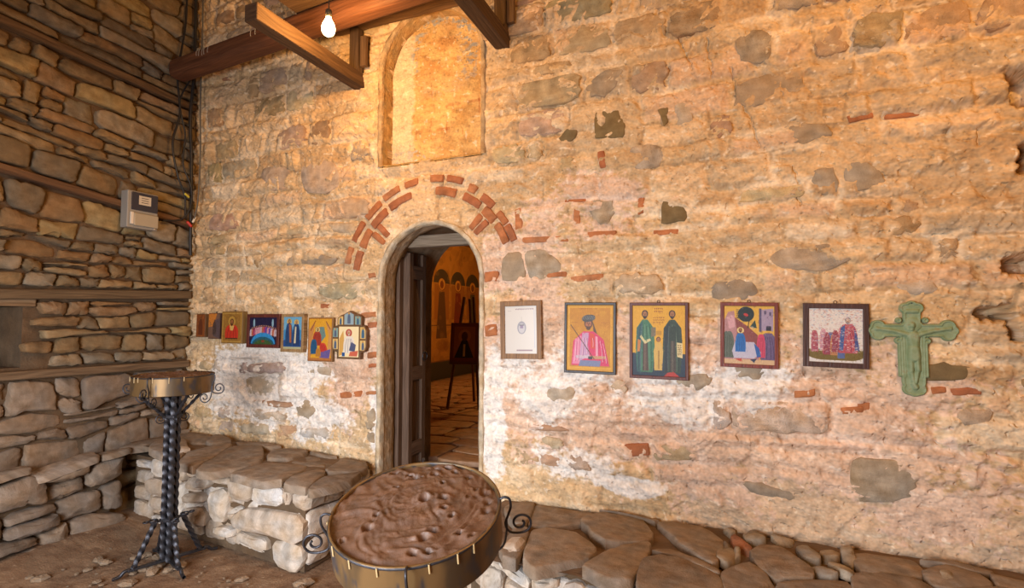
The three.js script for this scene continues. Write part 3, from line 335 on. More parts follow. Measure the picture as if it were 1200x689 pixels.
// ---------------------------------------------------------------- left wall: dry rubble with timber ties
const LX = -4.1, slopeAt = y => { const K = [[0, 0], [1.1, .01], [1.63, -.04], [2.32, .12], [3.26, .06], [4.6, .06]]; for (let i = 0; i + 1 < K.length; i++) if (y <= K[i + 1][0]) { const t = (y - K[i][0]) / (K[i + 1][0] - K[i][0]); return K[i][1] + (K[i + 1][1] - K[i][1]) * t; } return 0; };
const skew = (z, y) => y + slopeAt(y) * (clamp(z, 0, 2.2) - .65);
const wallLeft = struct('wall_left', 'rough rubble stone wall with horizontal timber ties, meeting the plastered church wall');
{
  const r = rngOf(512), at = (a, b, n) => [LX + n, skew(-a, b), -a];
  const s = new THREE.Shape(); s.moveTo(-4.4, 0); s.lineTo(.3, 0); s.lineTo(.3, 4.7); s.lineTo(-4.4, 4.7); s.closePath(); const h = new THREE.Path(); h.moveTo(-1.62, 1.15); h.lineTo(-1.1, 1.15); h.lineTo(-1.1, 1.535); h.lineTo(-1.62, 1.535); h.closePath(); s.holes.push(h);
  const g = new THREE.ExtrudeGeometry(s, { depth: .4, bevelEnabled: false }); const p = g.attributes.position; for (let i = 0; i < p.count; i++) { const a = p.getX(i), b = p.getY(i), n = p.getZ(i); p.setXYZ(i, LX - .035 - (.4 - n), b, -a); } g.computeVertexNormals(); part('mortar_bed', g, MUD, wallLeft);
  part('niche_back', box(.06, .6, .8, LX - .46, 1.34, 1.36), MUD, wallLeft);
  const bands = [[.02, 1.065, [.08, .21], [.12, .38]], [1.135, 1.585, [.06, .13], [.12, .36]], [1.675, 2.275, [.06, .16], [.1, .36]], [2.35, 3.215, [.06, .18], [.1, .42]], [3.30, 4.45, [.08, .2], [.14, .45]]];
  const all = []; for (const [b0, b1, hh, ww] of bands) all.push(...rubble({ a0: -2.6, a1: .0, b0, b1, h: hh, w: ww, r, joint: .012, wave: b0 < .1 ? .07 : .035, split: .35 }));
  let k = 0; const rest = []; for (const q of all) {
    const c = centre(q), z = -c[0]; if (z > 1.06 && z < 1.66 && c[1] > 1.12 && c[1] < 1.56) continue; if (q.some(v => -v[0] > 1.12 && -v[0] < 1.6 && v[1] > 1.17 && v[1] < 1.52)) continue;
    const A = Math.abs(areaOf(q)); if (A < .0012) continue;
    const sg = stoneGeo(q, at, r, { depth: .07, bev: .014, bulge: .004 + r() * .012, jit: .006, lift: (r() - .35) * .045, tilt: .16, round: .1 + r() * .2, ragged: .008 }), m = pick(c[1] < 1.1 ? GREYBROWNS : BROWNS, r);
    if (z > 1.5 || c[1] > 3.95 || (c[1] < .5 && z < 2.2)) { rest.push(sg); continue; } part('stone', sg, m, wallLeft); k++;
  }
  part('distant_stones', mergeGeometries(rest), BROWNS[0], wallLeft).userData = { kind: 'stuff', label: 'further stones of the rubble wall' };
  console.log('left wall stones', k);
  // far end of the wall, behind the viewer
  const ties = [[1.1, .055, [.24, .16, .095]], [1.63, .065, [.20, .135, .075]], [2.315, .05, [.22, .115, .055]], [3.26, .055, [.21, .12, .055]]];
  ties.forEach(([y, hh, c], i) => { const m = part('timber_tie', bevelWood(.1, hh, 2.7, 0, 0, 0, i, .012), woodMat(...c, .85, .004), wallLeft); m.position.set(LX - .02, skew(1.33, y), 1.36); m.rotation.x = -Math.atan(slopeAt(y)); });
  part('niche_lintel', bevelWood(.3, .06, .66, LX - .16, 1.565, 1.37, 3, .01), woodMat(.32, .21, .12), wallLeft);
  part('rear_stretch', rubbleSheet(), rockMat(.34, .24, .14, 1, .02), wallLeft);
  function rubbleSheet() { return box(.08, 4.6, 1.72, LX, 2.3, 3.46); }
}

// ---------------------------------------------------------------- floor, ceiling and the rest of the porch
{
  const g = new THREE.PlaneGeometry(6.9, 4.7, 230, 157); g.rotateX(-Math.PI / 2); g.translate(-.95, 0, 2.1); const p = g.attributes.position, uv = g.attributes.uv;
  for (let i = 0; i < p.count; i++) { const x = p.getX(i), z = p.getZ(i); p.setY(i, -.012 + .02 * fbm(x * 1.4, z * 1.4, 3) + .012 * Math.abs(fbm(x * 7, z * 7, 3)) + .07 * smooth(-3.5, -4.0, x) + .004 * noise(x * 26, z * 26)); uv.setXY(i, x / .8, z / .8); }
  g.computeVertexNormals();
  const dirt = dataTex(512, 512, (i, j) => { const u = i / 512, v = j / 512, n = tile((a, b) => fbm(a * 8, b * 8, 5), u, v), f = tile((a, b) => noise(a * 80, b * 80), u, v), l = tile((a, b) => fbm(a * 20 + 9, b * 34, 2), u, v); let c = mix3([.18, .10, .052], [.26, .16, .09], smooth(-.3, .3, n)); c = mix3(c, [.40, .29, .19], smooth(.2, .4, l) * .6); const m = 1 + .25 * f; return [toS(c[0] * m), toS(c[1] * m), toS(c[2] * m)]; }, true);
  const fl = struct('floor', 'bare brown dirt floor of the porch, littered with crumbs of stone', g, new THREE.MeshStandardMaterial({ map: dirt, bumpMap: rockBump, bumpScale: .012, roughness: 1 }));
  const r = rngOf(31), bits = [];
  for (let k = 0; k < 220; k++) { const x = -3.8 + r() * 2.4, z = .68 + r() * 1.1, s = .006 + Math.pow(r(), 3) * .03; const q = new THREE.IcosahedronGeometry(s, 0); q.scale(1 + r(), .6, 1 + r()); q.rotateY(r() * 6); q.translate(x, .004 + .02 * fbm(x * 1.4, z * 1.4, 3), z); bits.push(q); }
  const cr = part('stone_crumbs', mergeGeometries(bits), rockMat(.40, .29, .20), fl); cr.userData = { kind: 'stuff', label: 'crumbs of stone lying on the dirt' };
}
struct('ceiling', 'dark boarded porch ceiling', box(7.2, .12, 5.2, -.9, 4.58, 2.0), woodMat(.24, .14, .07));
struct('wall_right', 'rubble end wall of the porch', box(.3, 4.6, 4.5, 2.48, 2.3, 2.2), rockMat(.44, .32, .20, 1, .02));
{
  const s = new THREE.Shape(); s.moveTo(-4.6, -.1); s.lineTo(2.7, -.1); s.lineTo(2.7, 4.7); s.lineTo(-4.6, 4.7); s.closePath(); const h = new THREE.Path(); h.moveTo(-2.45, .02); h.lineTo(-.75, .02); h.lineTo(-.75, 2.15); h.lineTo(-2.45, 2.15); h.closePath(); s.holes.push(h);
  const g = new THREE.ExtrudeGeometry(s, { depth: .3, bevelEnabled: false }); g.translate(0, 0, 4.3); struct('wall_front', 'porch front wall with an open doorway to daylight', g, rockMat(.42, .30, .19, 1, .02));
  struct('ground', 'sandy yard outside the porch', box(16, .1, 10, -1, -.06, 9.6), rockMat(.40, .33, .24));
}

// ---------------------------------------------------------------- benches of fieldstone
const lbY = x => .49 + (-2.24 - x) / 1.86 * .07;
{
  const r = rngOf(71), t = thing('stone_bench', 'whitish fieldstone bench with brown slab top, left of the doorway', 'bench', [0, 0, 0]);
  const s = new THREE.Shape(); s.moveTo(-4.04, -.03); s.lineTo(-2.26, -.03); s.lineTo(-2.27, -.60); s.lineTo(-4.04, -.43); s.closePath(); const g = new THREE.ExtrudeGeometry(s, { depth: .46, bevelEnabled: false }); g.rotateX(-Math.PI / 2); part('core', g, MUD, t);
  const yTop = (x, z) => lbY(x) + .015 * noise(x * 3, z * 3);
  for (const P of LB_SLABS) part('slab', stoneGeo(flip(grow(P, .008)), atY(yTop), r, { depth: .05, bev: .008, bulge: .002, jit: .002, lift: (r() - .5) * .018, tilt: .04, round: .12, ragged: .008 }), pick(SLABS, r), t);
  // earth between the slabs
  const e = new THREE.PlaneGeometry(1.88, .56, 40, 14); e.rotateX(-Math.PI / 2); e.translate(-3.19, 0, .30); const p = e.attributes.position; for (let i = 0; i < p.count; i++) { const x = p.getX(i), z = p.getZ(i); p.setY(i, lbY(x) - .018 + .012 * noise(x * 8, z * 8)); p.setZ(i, z * (.78 + .24 * (x + 4.1) / 1.86)); } e.computeVertexNormals(); part('earth', e, rockMat(.24, .155, .09, 1, .01), t);
  const faceZ = (a, b, n) => [a, b, .60 - .115 * clamp((-2.3 - a) / 1.7) + n];
  for (const P of LB_FACE) part('stone', stoneGeo(P, faceZ, r, { depth: .12, bev: .014, bulge: .014, jit: .006, lift: .02 + (r() - .5) * .03, tilt: .1 }), pick(PALES, r), t);
  // filling behind the measured stones
  for (const q of rubble({ a0: -4.0, a1: -2.28, b0: .02, b1: .45, h: [.09, .14], w: [.12, .26], r, joint: .015 })) part('stone', stoneGeo(q, faceZ, r, { depth: .08, bev: .014, bulge: .008, jit: .005, lift: -.018 + (r() - .5) * .01, tilt: .08 }), pick(PALES.slice(1, 4), r), t);
  // end that faces the doorway
  for (const q of rubble({ a0: -.60, a1: -.03, b0: .02, b1: .455, h: [.12, .18], w: [.18, .32], r })) part('stone', stoneGeo(q, atX(-2.262), r, { depth: .08, bev: .014, bulge: .01, jit: .005, lift: .015, tilt: .06 }), pick(PALES.slice(1, 4), r), t);
}
{
  const r = rngOf(73), t = thing('stone_ledge', 'low brown fieldstone ledge along the foot of the rubble wall', 'ledge', [0, 0, 0]);
  const at = (a, b, n) => [-3.955 + .03 * noise(a * 3, b * 4) - .03 * (b - .25) + n, b, -a];
  part('core', box(.05, .44, 1.6, -4.035, .22, 1.42), MUD, t);
  for (const q of rubble({ a0: -2.2, a1: -.56, b0: .02, b1: .50, h: [.08, .17], w: [.14, .34], r, joint: .014, wave: .06, split: .2 })) part('stone', stoneGeo(q, at, r, { depth: .08, bev: .02, bulge: .02, jit: .008, lift: .02 + (r() - .5) * .05, tilt: .2, round: .14, ragged: .008 }), pick(GREYBROWNS, r), t);
  for (const q of rubble({ a0: -4.05, a1: -3.90, b0: -2.2, b1: -.52, h: [.22, .42], w: [.18, .3], r, joint: .015, wave: .03, split: 0 })) part('slab', stoneGeo(q, atY((x, z) => .525 + .02 * noise(x * 4, z * 4)), r, { depth: .045, bev: .014, bulge: .008, jit: .006, lift: (r() - .4) * .03, tilt: .16, ragged: .008 }), pick(SLABS, r), t);
}
const rbY = (x, z) => .365 + .01 * noise(x * 3, z * 3);
{
  const r = rngOf(79), t = thing('stone_bench', 'low wide bench of irregular brown flagstones, right of the doorway', 'bench', [0, 0, 0]);
  const s = new THREE.Shape(); s.moveTo(-1.27, -.03); s.lineTo(2.3, -.03); s.lineTo(2.3, -.80); s.lineTo(-.5, -.74); s.lineTo(-1.22, -.56); s.closePath(); const g = new THREE.ExtrudeGeometry(s, { depth: .325, bevelEnabled: false }); g.rotateX(-Math.PI / 2); part('core', g, MUD, t);
  const e = new THREE.PlaneGeometry(3.6, .74, 80, 18); e.rotateX(-Math.PI / 2); e.translate(.53, 0, .37); const p = e.attributes.position; for (let i = 0; i < p.count; i++) { const x = p.getX(i), z = p.getZ(i); p.setY(i, .338 + .014 * noise(x * 7, z * 7) + .012 * smooth(.2, 0, z)); } e.computeVertexNormals(); part('earth', e, rockMat(.22, .14, .085, 1, .012), t);
  for (const P of RB_SLABS) part('slab', stoneGeo(flip(grow(P, .018)), atY(rbY), r, { depth: .06, bev: .008, bulge: .002, jit: .002, lift: .008 + (r() - .5) * .016, tilt: .05, round: .12, ragged: .008 }), pick(SLABS, r), t);
  const sm = [[.42, .33, .24], [.46, .20, .11], [.36, .31, .26], [.44, .36, .27], [.30, .25, .20]].map(c => rockMat(...c));
  RB_SMALL.forEach((P, i) => part('small_stone', stoneGeo(flip(P), atY(rbY), r, { depth: .045, bev: .008, bulge: .006, jit: .003, lift: .006 + r() * .018, tilt: .25, round: .14, ragged: .004 }), i === 1 ? sm[1] : pick([sm[0], sm[2], sm[3], sm[4]], r), t));
  for (const q of rubble({ a0: 1.22, a1: 2.3, b0: -.78, b1: -.05, h: [.22, .3], w: [.3, .5], r, joint: .03 })) part('slab', stoneGeo(q, atY(rbY), r, { depth: .06, bev: .012, bulge: .005, jit: .003, lift: (r() - .5) * .02, tilt: .05 }), pick(SLABS, r), t);
  const fz = (a, b, n) => [a, b, .64 + .13 * clamp((a + 1.1) / .6) - .1 * clamp((-1.05 - a) / .2) + n];
  for (const P of RB_FACE) part('stone', stoneGeo(P, fz, r, { depth: .1, bev: .016, bulge: .016, jit: .006, lift: .03 + (r() - .5) * .02, tilt: .12 }), pick(PALES, r), t);
  for (const q of rubble({ a0: -1.22, a1: 2.3, b0: .0, b1: .31, h: [.09, .14], w: [.14, .32], r, joint: .018 })) part('stone', stoneGeo(q, fz, r, { depth: .08, bev: .016, bulge: .01, jit: .006, lift: -.005, tilt: .1 }), pick(PALES.slice(1), r), t);
  for (const q of rubble({ a0: -.54, a1: -.04, b0: .0, b1: .32, h: [.09, .14], w: [.14, .25], r, joint: .018 })) { const m = part('stone', stoneGeo(q.map(([a, b]) => [-a, b]), (a, b, n) => [-1.25 - n, b, a], r, { depth: .07, bev: .016, bulge: .01, jit: .006, lift: .012, tilt: .1 }), pick(PALES.slice(1), r), t); }
}

// ---------------------------------------------------------------- roof timbers over the niche
const WOODS = { red: woodMat(.20, .075, .032, .7, .004), joist: woodMat(.115, .06, .028, .8, .004), board: woodMat(.21, .115, .05, .8, .003), post: woodMat(.14, .08, .04, .8, .004) };
{
  const t = thing('roof_beam', 'long reddish brown roof beam running from the rubble wall along the plaster', 'beam', [-2.505, 3.445, .333]); t.rotation.y = -.0755;
  const g = bevelWood(3.12, .155, .15, 0, 0, 0, 2, .05); part('timber', g, WOODS.red, t);
  const r = rngOf(5); for (let k = 0; k < 7; k++) { const x = -1.22 + k * .035 + r() * .03 + (k > 4 ? .45 : 0); part('lime_splash', tube([[x, .077, .03], [x + .01, .055, .066], [x + .014 + .01 * r(), .015 - .02 * r(), .0755]], .003, 10, 5), plain(.62, .55, .44, .9), t); }
}
{
  const mk = (x, y, len, label) => { const t = thing('roof_joist', label, 'joist', [x, y, 0], 'joists projecting over the doorway'); part('arm', bevelWood(.095, .10, len + .1, 0, .05, len / 2 - .05, x, .007), WOODS.joist, t); part('post', bevelWood(.075, .36, .06, .01, .27, .045, x + 1, .005), WOODS.post, t); part('wedge', bevelWood(.05, .22, .03, .075, .24, .04, x + 2, .004), WOODS.board, t); return t; };
  mk(-2.42, 3.118, .93, 'square brown wooden joist projecting beside the lit bulb'); mk(-1.29, 3.185, .98, 'square brown wooden joist projecting right of the niche top');
}
{
  const t = thing('board_canopy', 'strip of brown roof boards resting on the beam beside the bulb', 'roof boards', [0, 0, 0]);
  for (let k = 0; k < 6; k++) part('board', bevelWood(1.62 + .05 * (k % 3), .024, .163, -1.80 + .02 * (k % 2), 3.541 + .003 * (k % 2), .10 + k * .168, k, .004), WOODS.board, t);
}
{ // bare bulb on its cable
  const bulb = (pos, label, watts, top) => {
    const t = thing('light_bulb', label, 'bulb', pos, undefined);
    const pts = [[.0, -.062], [.014, -.060], [.028, -.050], [.036, -.034], [.038, -.016], [.034, .004], [.024, .026], [.016, .040], [.0145, .052]].map(p => new THREE.Vector2(...p));
    const g = part('glass', new THREE.LatheGeometry(pts, 28), new THREE.MeshStandardMaterial({ color: 0xffffff, emissive: new THREE.Color().setRGB(1, .72, .36), emissiveIntensity: 14, roughness: .3 }), t); g.castShadow = false;
    part('socket', new THREE.LatheGeometry([[.0, .095], [.012, .094], [.018, .085], [.018, .054], [.015, .048]].map(p => new THREE.Vector2(...p)), 20), plain(.05, .045, .04, .5), t);
    part('cable', tube([[0, .09, 0], [.004, .09 + (top - pos[1] - .09) * .5, 0], [0, top - pos[1], 0]], .003, 12, 6), plain(.04, .035, .03, .6), t);
    const l = new THREE.PointLight(LAMP, watts, 0, 2); l.castShadow = true; l.shadow.radius = 1.6; t.add(l); return t;
  };
  bulb([-2.057, 3.121, .72], 'glowing bare bulb hanging between the joists', 3.1, 3.53);
  bulb([1.25, 3.8, 1.9], 'bare bulb hanging from the porch ceiling by the end wall', 11.5, 4.53);
}

// ---------------------------------------------------------------- doorway and what lies behind it
{
  const d = struct('door_1', 'weathered dark wooden door leaf standing open inwards under a grey lintel');
  const wd = woodMat(.17, .105, .07, .7, .004), gl = woodMat(.36, .29, .22, .85, .004);
  part('lintel', bevelWood(.78, .085, .07, DOOR.x, 2.01, -.205, 1, .008), gl, d);
  part('jamb', bevelWood(.05, 1.64, .06, DOOR.x - .375, 1.15, -.205, 2, .006), wd, d); part('jamb', bevelWood(.05, 1.64, .06, DOOR.x + .385, 1.15, -.205, 3, .006), wd, d);
  part('sill', bevelWood(.80, .05, .16, DOOR.x, .345, -.26, 4, .01), gl, d);
  const leaf = new THREE.Group(); leaf.name = 'leaf'; leaf.position.set(DOOR.x - .335, .38, -.215); leaf.rotation.y = -.03; d.add(leaf);
  for (let k = 0; k < 3; k++) part('plank', bevelWood(.035, 1.56, .068, 0, .79, -.04 - k * .072, k + 5, .004), wd, leaf);
  for (const y of [.14, .68, 1.42]) part('rail', bevelWood(.025, .10, .13, .028, y, -.112, y, .004), wd, leaf);
  for (const z of [-.03, -.195]) part('stile', bevelWood(.025, 1.54, .05, .028, .79, z, z, .004), wd, leaf);
  part('ring_handle', (() => { const g = new THREE.TorusGeometry(.03, .005, 8, 20); g.rotateY(Math.PI / 2); g.translate(.05, .80, -.195); return g; })(), IRON, leaf);
}
const NF = .36, NX = -4.9;
{
  const fl = struct('floor_nave', 'uneven stone flags inside the church', box(6.7, .3, 7.9, -1.6, NF - .19, -4.4), MUD);
  const r = rngOf(17); const st = [[.58, .32, .17], [.52, .27, .14], [.62, .37, .21]].map(c => rockMat(...c, .55, .004));
  const bed = new THREE.Group();
  for (const q of rubble({ a0: -4.85, a1: -1.2, b0: .65, b1: 7.6, h: [.3, .5], w: [.3, .6], r, joint: .02, wave: .08, split: .2 })) part('flagstone', stoneGeo(q, atY(NF), r, { depth: .04, bev: .006, bulge: 0, jit: .001, lift: (r() - .5) * .006, tilt: .004 }), pick(st, r), fl);
  const paint = canvasTex(2048, 1024, (c, w, h) => {
    // painted plaster, 7.6 m by 3.3 m: row of haloed standing figures under arches, dark dado
    const X = m => m / 7.6 * w, Y = m => h - m / 3.3 * h; c.fillStyle = '#c98a34'; c.fillRect(0, 0, w, h); const q = rngOf(8);
    for (let k = 0; k < 900; k++) { c.globalAlpha = .08 + q() * .12; c.fillStyle = pick(['#7a4a1c', '#e0a850', '#9a5a24', '#5b3a1e', '#d79a44'], q); c.beginPath(); c.ellipse(q() * w, q() * h, 10 + q() * 60, 6 + q() * 40, q() * 3, 0, 7); c.fill(); }
    c.globalAlpha = 1; c.fillStyle = '#5a3a20'; c.fillRect(0, Y(2.62), w, 8); c.fillRect(0, Y(1.0), w, 5); c.fillStyle = '#4a4032'; c.fillRect(0, Y(.32), w, h); c.fillStyle = '#8a5a2a'; c.fillRect(0, Y(.34), w, 6);
    c.fillStyle = '#8f5523'; c.fillRect(0, Y(3.3), w, Y(2.6) - Y(3.3));
    for (let k = 0; k < 12; k++) { const x = X(.35 + k * .64); c.fillStyle = '#54452f'; c.beginPath(); c.arc(x, Y(1.78), X(.30), Math.PI, 0); c.fill(); c.fillStyle = '#b0702c'; c.fillRect(x - X(.27), Y(1.76), X(.54), Y(1.1) - Y(1.76));
      c.fillStyle = pick(['#8a3a1e', '#6d4a26', '#7c2f1c', '#5e5030'], q); c.beginPath(); c.moveTo(x - X(.10), Y(1.62)); c.lineTo(x + X(.10), Y(1.62)); c.lineTo(x + X(.20), Y(.75)); c.lineTo(x - X(.20), Y(.75)); c.fill();
      c.fillStyle = '#e0a040'; c.beginPath(); c.arc(x, Y(1.76), X(.13), 0, 7); c.fill(); c.strokeStyle = '#6a2c14'; c.lineWidth = 3; c.stroke(); c.fillStyle = '#8a4a22'; c.beginPath(); c.ellipse(x, Y(1.75), X(.065), X(.085), 0, 0, 7); c.fill(); }
    for (let k = 0; k < 500; k++) { c.globalAlpha = .1 + q() * .2; c.fillStyle = pick(['#c48a3a', '#7a4a20', '#d8a458'], q); c.beginPath(); c.ellipse(q() * w, q() * h * .9, 4 + q() * 30, 3 + q() * 22, q() * 3, 0, 7); c.fill(); } c.globalAlpha = 1;
  });
  const side = struct('wall_nave_left', 'nave wall covered with a faded ochre mural of haloed figures'); part('masonry', box(.3, 3.6, 7.9, NX - .155, 1.9, -4.4), rockMat(.5, .33, .18), side);
  const pl = new THREE.PlaneGeometry(7.6, 3.3); pl.rotateY(Math.PI / 2); pl.translate(NX + .004, NF + 1.65, -4.5); part('mural', pl, new THREE.MeshStandardMaterial({ map: paint, roughness: .9 }), side);
  struct('wall_nave_back', 'far end wall of the nave', box(6.7, 3.6, .3, -1.6, 1.9, -8.25), rockMat(.55, .33, .14));
  struct('wall_nave_right', 'far side wall of the nave', box(.3, 3.6, 7.9, 1.65, 1.9, -4.4), rockMat(.5, .33, .18));
  struct('ceiling_nave', 'nave ceiling', box(7.1, .2, 8.1, -1.6, 3.8, -4.5), rockMat(.4, .26, .14));
  const lamp = thing('pendant_lamp', 'small globe lamp hanging from the nave ceiling beyond the doorway', 'lamp', [-2.6, 3.1, -4.6]);
  part('globe', new THREE.SphereGeometry(.09, 24, 16), new THREE.MeshStandardMaterial({ color: 0xffffff, emissive: LAMP, emissiveIntensity: 4 }), lamp).castShadow = false; part('cord', tube([[0, .08, 0], [0, .35, 0], [0, .62, 0]], .004, 8, 6), IRON, lamp);
  const l = new THREE.PointLight(LAMP, 8, 0, 2); l.castShadow = true; l.shadow.radius = 4; lamp.add(l);
}
{
  const t = thing('easel', 'slender brown wooden easel on the flagged church floor', 'easel', [-3.0, NF, -2.85]); const wd = woodMat(.22, .10, .045, .6);
  const bar = (n, p, q, s) => aim(part(n, bevelWood(s, Math.hypot(p[0] - q[0], p[1] - q[1], p[2] - q[2]), s, 0, 0, 0, s, .004), wd, t), p, q);
  bar('leg', [-.17, .0, .18], [-.06, 1.38, -.05], .03); bar('leg', [.2, .0, .05], [.06, 1.38, -.07], .03); bar('leg', [-.14, 0, -.5], [0, 1.36, -.08], .028); bar('crossbar', [-.17, .56, .125], [.18, .56, .045], .035);
  const i = thing('easel_icon', 'dark red framed picture of a bearded figure resting on the easel', 'icon', [-2.96, NF + .58, -2.70]); i.rotation.y = .23;
  const tex = canvasTex(200, 270, (c, w, h) => { c.fillStyle = '#7a3a1c'; c.fillRect(0, 0, w, h); c.fillStyle = '#a8662c'; c.fillRect(20, 20, w - 40, h - 40); c.fillStyle = '#c08038'; c.beginPath(); c.arc(w / 2, 90, 48, 0, 7); c.fill(); c.fillStyle = '#24180f'; c.beginPath(); c.moveTo(w / 2 - 20, 120); c.lineTo(w / 2 + 20, 120); c.lineTo(w - 26, h - 20); c.lineTo(26, h - 20); c.fill(); c.fillStyle = '#5a3018'; c.beginPath(); c.ellipse(w / 2, 92, 24, 34, 0, 0, 7); c.fill(); c.fillStyle = '#d0b070'; c.fillRect(w / 2 - 8, 150, 16, 90); });
  const k = new THREE.Group(); k.rotation.x = -.16; i.add(k); k.name = 'panel'; part('board', box(.36, .48, .02, 0, .24, 0, .004), woodMat(.24, .07, .03, .6), k); const pg = new THREE.PlaneGeometry(.33, .45); pg.translate(0, .24, .0115); part('painting', pg, new THREE.MeshStandardMaterial({ map: tex, roughness: .6 }), k);
}

// ---------------------------------------------------------------- iron candle stands
function twisted(len, s, turns) {
  const n = Math.max(16, Math.round(turns * 22)), g = new THREE.BoxGeometry(s, len, s, 2, n, 2), p = g.attributes.position;
  for (let i = 0; i < p.count; i++) { const x = p.getX(i), y = p.getY(i), z = p.getZ(i), a = y / len * turns * 2 * Math.PI, c = Math.cos(a), q = Math.sin(a); p.setXYZ(i, x * c - z * q, y, x * q + z * c); }
  g.computeVertexNormals(); return g;
}
function spiral(cx, cy, r0, r1, a0, turns, n = 22) { const o = []; for (let k = 0; k <= n; k++) { const t = k / n, a = a0 + turns * 2 * Math.PI * t, r = r0 + (r1 - r0) * t; o.push([cx + r * Math.cos(a), cy + r * Math.sin(a), 0]); } return o; }
function candleStand(name, label, x, z, R, top, tiltX, tiltZ, turn) {
  const t = thing(name, label, 'candle stand', [x, 0, z], 'iron candle stands of the porch'); t.rotation.y = turn;
  // tray
  const tray = new THREE.Group(); tray.name = 'tray'; tray.position.set(0, top, 0); tray.rotation.set(tiltX, 0, tiltZ); t.add(tray);
  const bandMap = dataTex(256, 64, (i, j) => { const n = fbm(i / 256 * 14, j / 64 * 3, 4), m = fbm(i / 256 * 40 + 7, j / 64 * 8, 3); let c = mix3([.21, .125, .05], [.09, .06, .032], smooth(-.2, .3, n)); c = mix3(c, [.06, .055, .06], smooth(.1, .35, m + .25 * n)); return c.map(toS); }, true);
  const band = new THREE.MeshStandardMaterial({ map: bandMap, metalness: .5, roughness: .45, side: THREE.DoubleSide });
  const P = (...a) => a.map(q => new THREE.Vector2(...q));
  part('band', new THREE.LatheGeometry(P([R - .006, -.095], [R, -.10], [R + .002, -.096], [R + .002, .0], [R + .004, .004], [R + .002, .009], [R - .004, .009], [R - .006, .002], [R - .006, -.05]), 72), band, tray);
  part('rim', new THREE.TorusGeometry(R, .0045, 8, 80).rotateX(Math.PI / 2).translate(0, .004, 0), IRON, tray);
  part('bottom', new THREE.LatheGeometry(P([0, -.10], [R - .003, -.10], [R - .003, -.096], [0, -.096]), 48), IRON, tray);
  { // sand caked with wax, pocked by candles
    const r = rngOf(name === 'candle_stand' ? 12 + Math.round(R * 1000) : 3), holes = []; for (let k = 0; k < 30; k++) { const a = r() * 6.283, q = Math.sqrt(r()) * R * .9; holes.push([q * Math.cos(a), q * Math.sin(a), .006 + r() * .012]); }
    const g = new THREE.CircleGeometry(R - .005, 96), pos = [], uv = [], idx = [], NR = 60, NA = 150;
    for (let i = 0; i <= NR; i++) for (let j = 0; j < NA; j++) { const q = (R - .006) * i / NR, a = j / NA * 2 * Math.PI, px = q * Math.cos(a), pz = q * Math.sin(a); let h = -.003 + .010 * fbm(px * 7, pz * 7, 2) + .020 * Math.abs(fbm(px * 15 + 5 + 2 * noise(px * 9, pz * 9), pz * 17 + noise(px * 8 + 4, pz * 8), 2)) + .0016 * noise(px * 90, pz * 90) + .01 * (1 - (q / R) ** 2); for (const [hx, hz, hr] of holes) { const d = Math.hypot(px - hx, (pz - hz) * 1.2); if (d < hr * 2.4) h += -.016 * smooth(hr, hr * .3, d) + .005 * smooth(hr * 2.4, hr * 1.2, d) * smooth(hr * .6, hr * 1.2, d); } pos.push(px, h, pz); uv.push(px / .3, pz / .3); }
    for (let i = 0; i < NR; i++) for (let j = 0; j < NA; j++) { const a = i * NA + j, b = i * NA + (j + 1) % NA; idx.push(a, b, a + NA, b, b + NA, a + NA); }
    const s = new THREE.BufferGeometry(); s.setAttribute('position', new THREE.Float32BufferAttribute(pos, 3)); s.setAttribute('uv', new THREE.Float32BufferAttribute(uv, 2)); s.setIndex(idx); s.computeVertexNormals();
    const m = rockMat(.185, .10, .065, .55, .003); part('waxy_sand', s, m, tray);
    const stub = plain(.06, .035, .025, .8); for (const [hx, hz, hr] of holes.slice(0, 5)) part('candle_stub', new THREE.CylinderGeometry(hr * .55, hr * .6, .012, 12).translate(hx, -.016, hz), stub, tray);
    const drip = plain(.50, .36, .18, .45); for (let k = 0; k < 7; k++) { const a = .5 + k * .36 + r() * .25, q = R + .004; part('wax_drip', tube([[q * Math.cos(a), .008, q * Math.sin(a)], [q * Math.cos(a), -.008, q * Math.sin(a)], [q * Math.cos(a), -.014 - r() * .012, q * Math.sin(a)]], .0024, 8, 6), drip, tray); }
  }
  // S scrolls round the tray
  for (let k = 0; k < 4; k++) {
    const s = new THREE.Group(); s.name = 'scroll'; s.rotation.y = k * Math.PI / 2 + .12; tray.add(s);
    const pts = [[R - .004, .004, 0], [R + .012, .012, 0], [R + .026, .006, 0], [R + .030, -.02, 0], [R + .020, -.05, 0], [R + .012, -.075, 0], [R + .022, -.100, 0], [R + .048, -.108, 0], ...spiral(R + .056, -.075, .034, .008, -1.4, 1.35).slice(1)];
    part('volute', tube(pts, .0036, 70, 7), IRON, s);
    part('volute', tube([[R + .016, -.062, 0], [R + .014, -.10, 0], [R + .002, -.145, 0], [R - .022, -.162, 0], ...spiral(R - .028, -.132, .03, .007, -1.4, -1.3).slice(1)], .0032, 50, 7), IRON, s);
  }
  // stem of four twisted bars, collar, stays
  const stem = new THREE.Group(); stem.name = 'stem'; t.add(stem); const H = top - .10;
  for (const [a, b] of [[1, 1], [1, -1], [-1, 1], [-1, -1]]) { const m = part('twisted_bar', twisted(H - .03, .026, 4.6), IRON, stem); m.position.set(a * .019, (H + .03) / 2, b * .019); m.rotation.y = a * b * .4; }
  part('core_rod', new THREE.CylinderGeometry(.012, .012, H - .02, 10).translate(0, H / 2 + .01, 0), IRON, stem);
  for (const y of [.27, H - .14]) part('collar', box(.075, .02, .075, 0, y, 0, .003), IRON, stem);
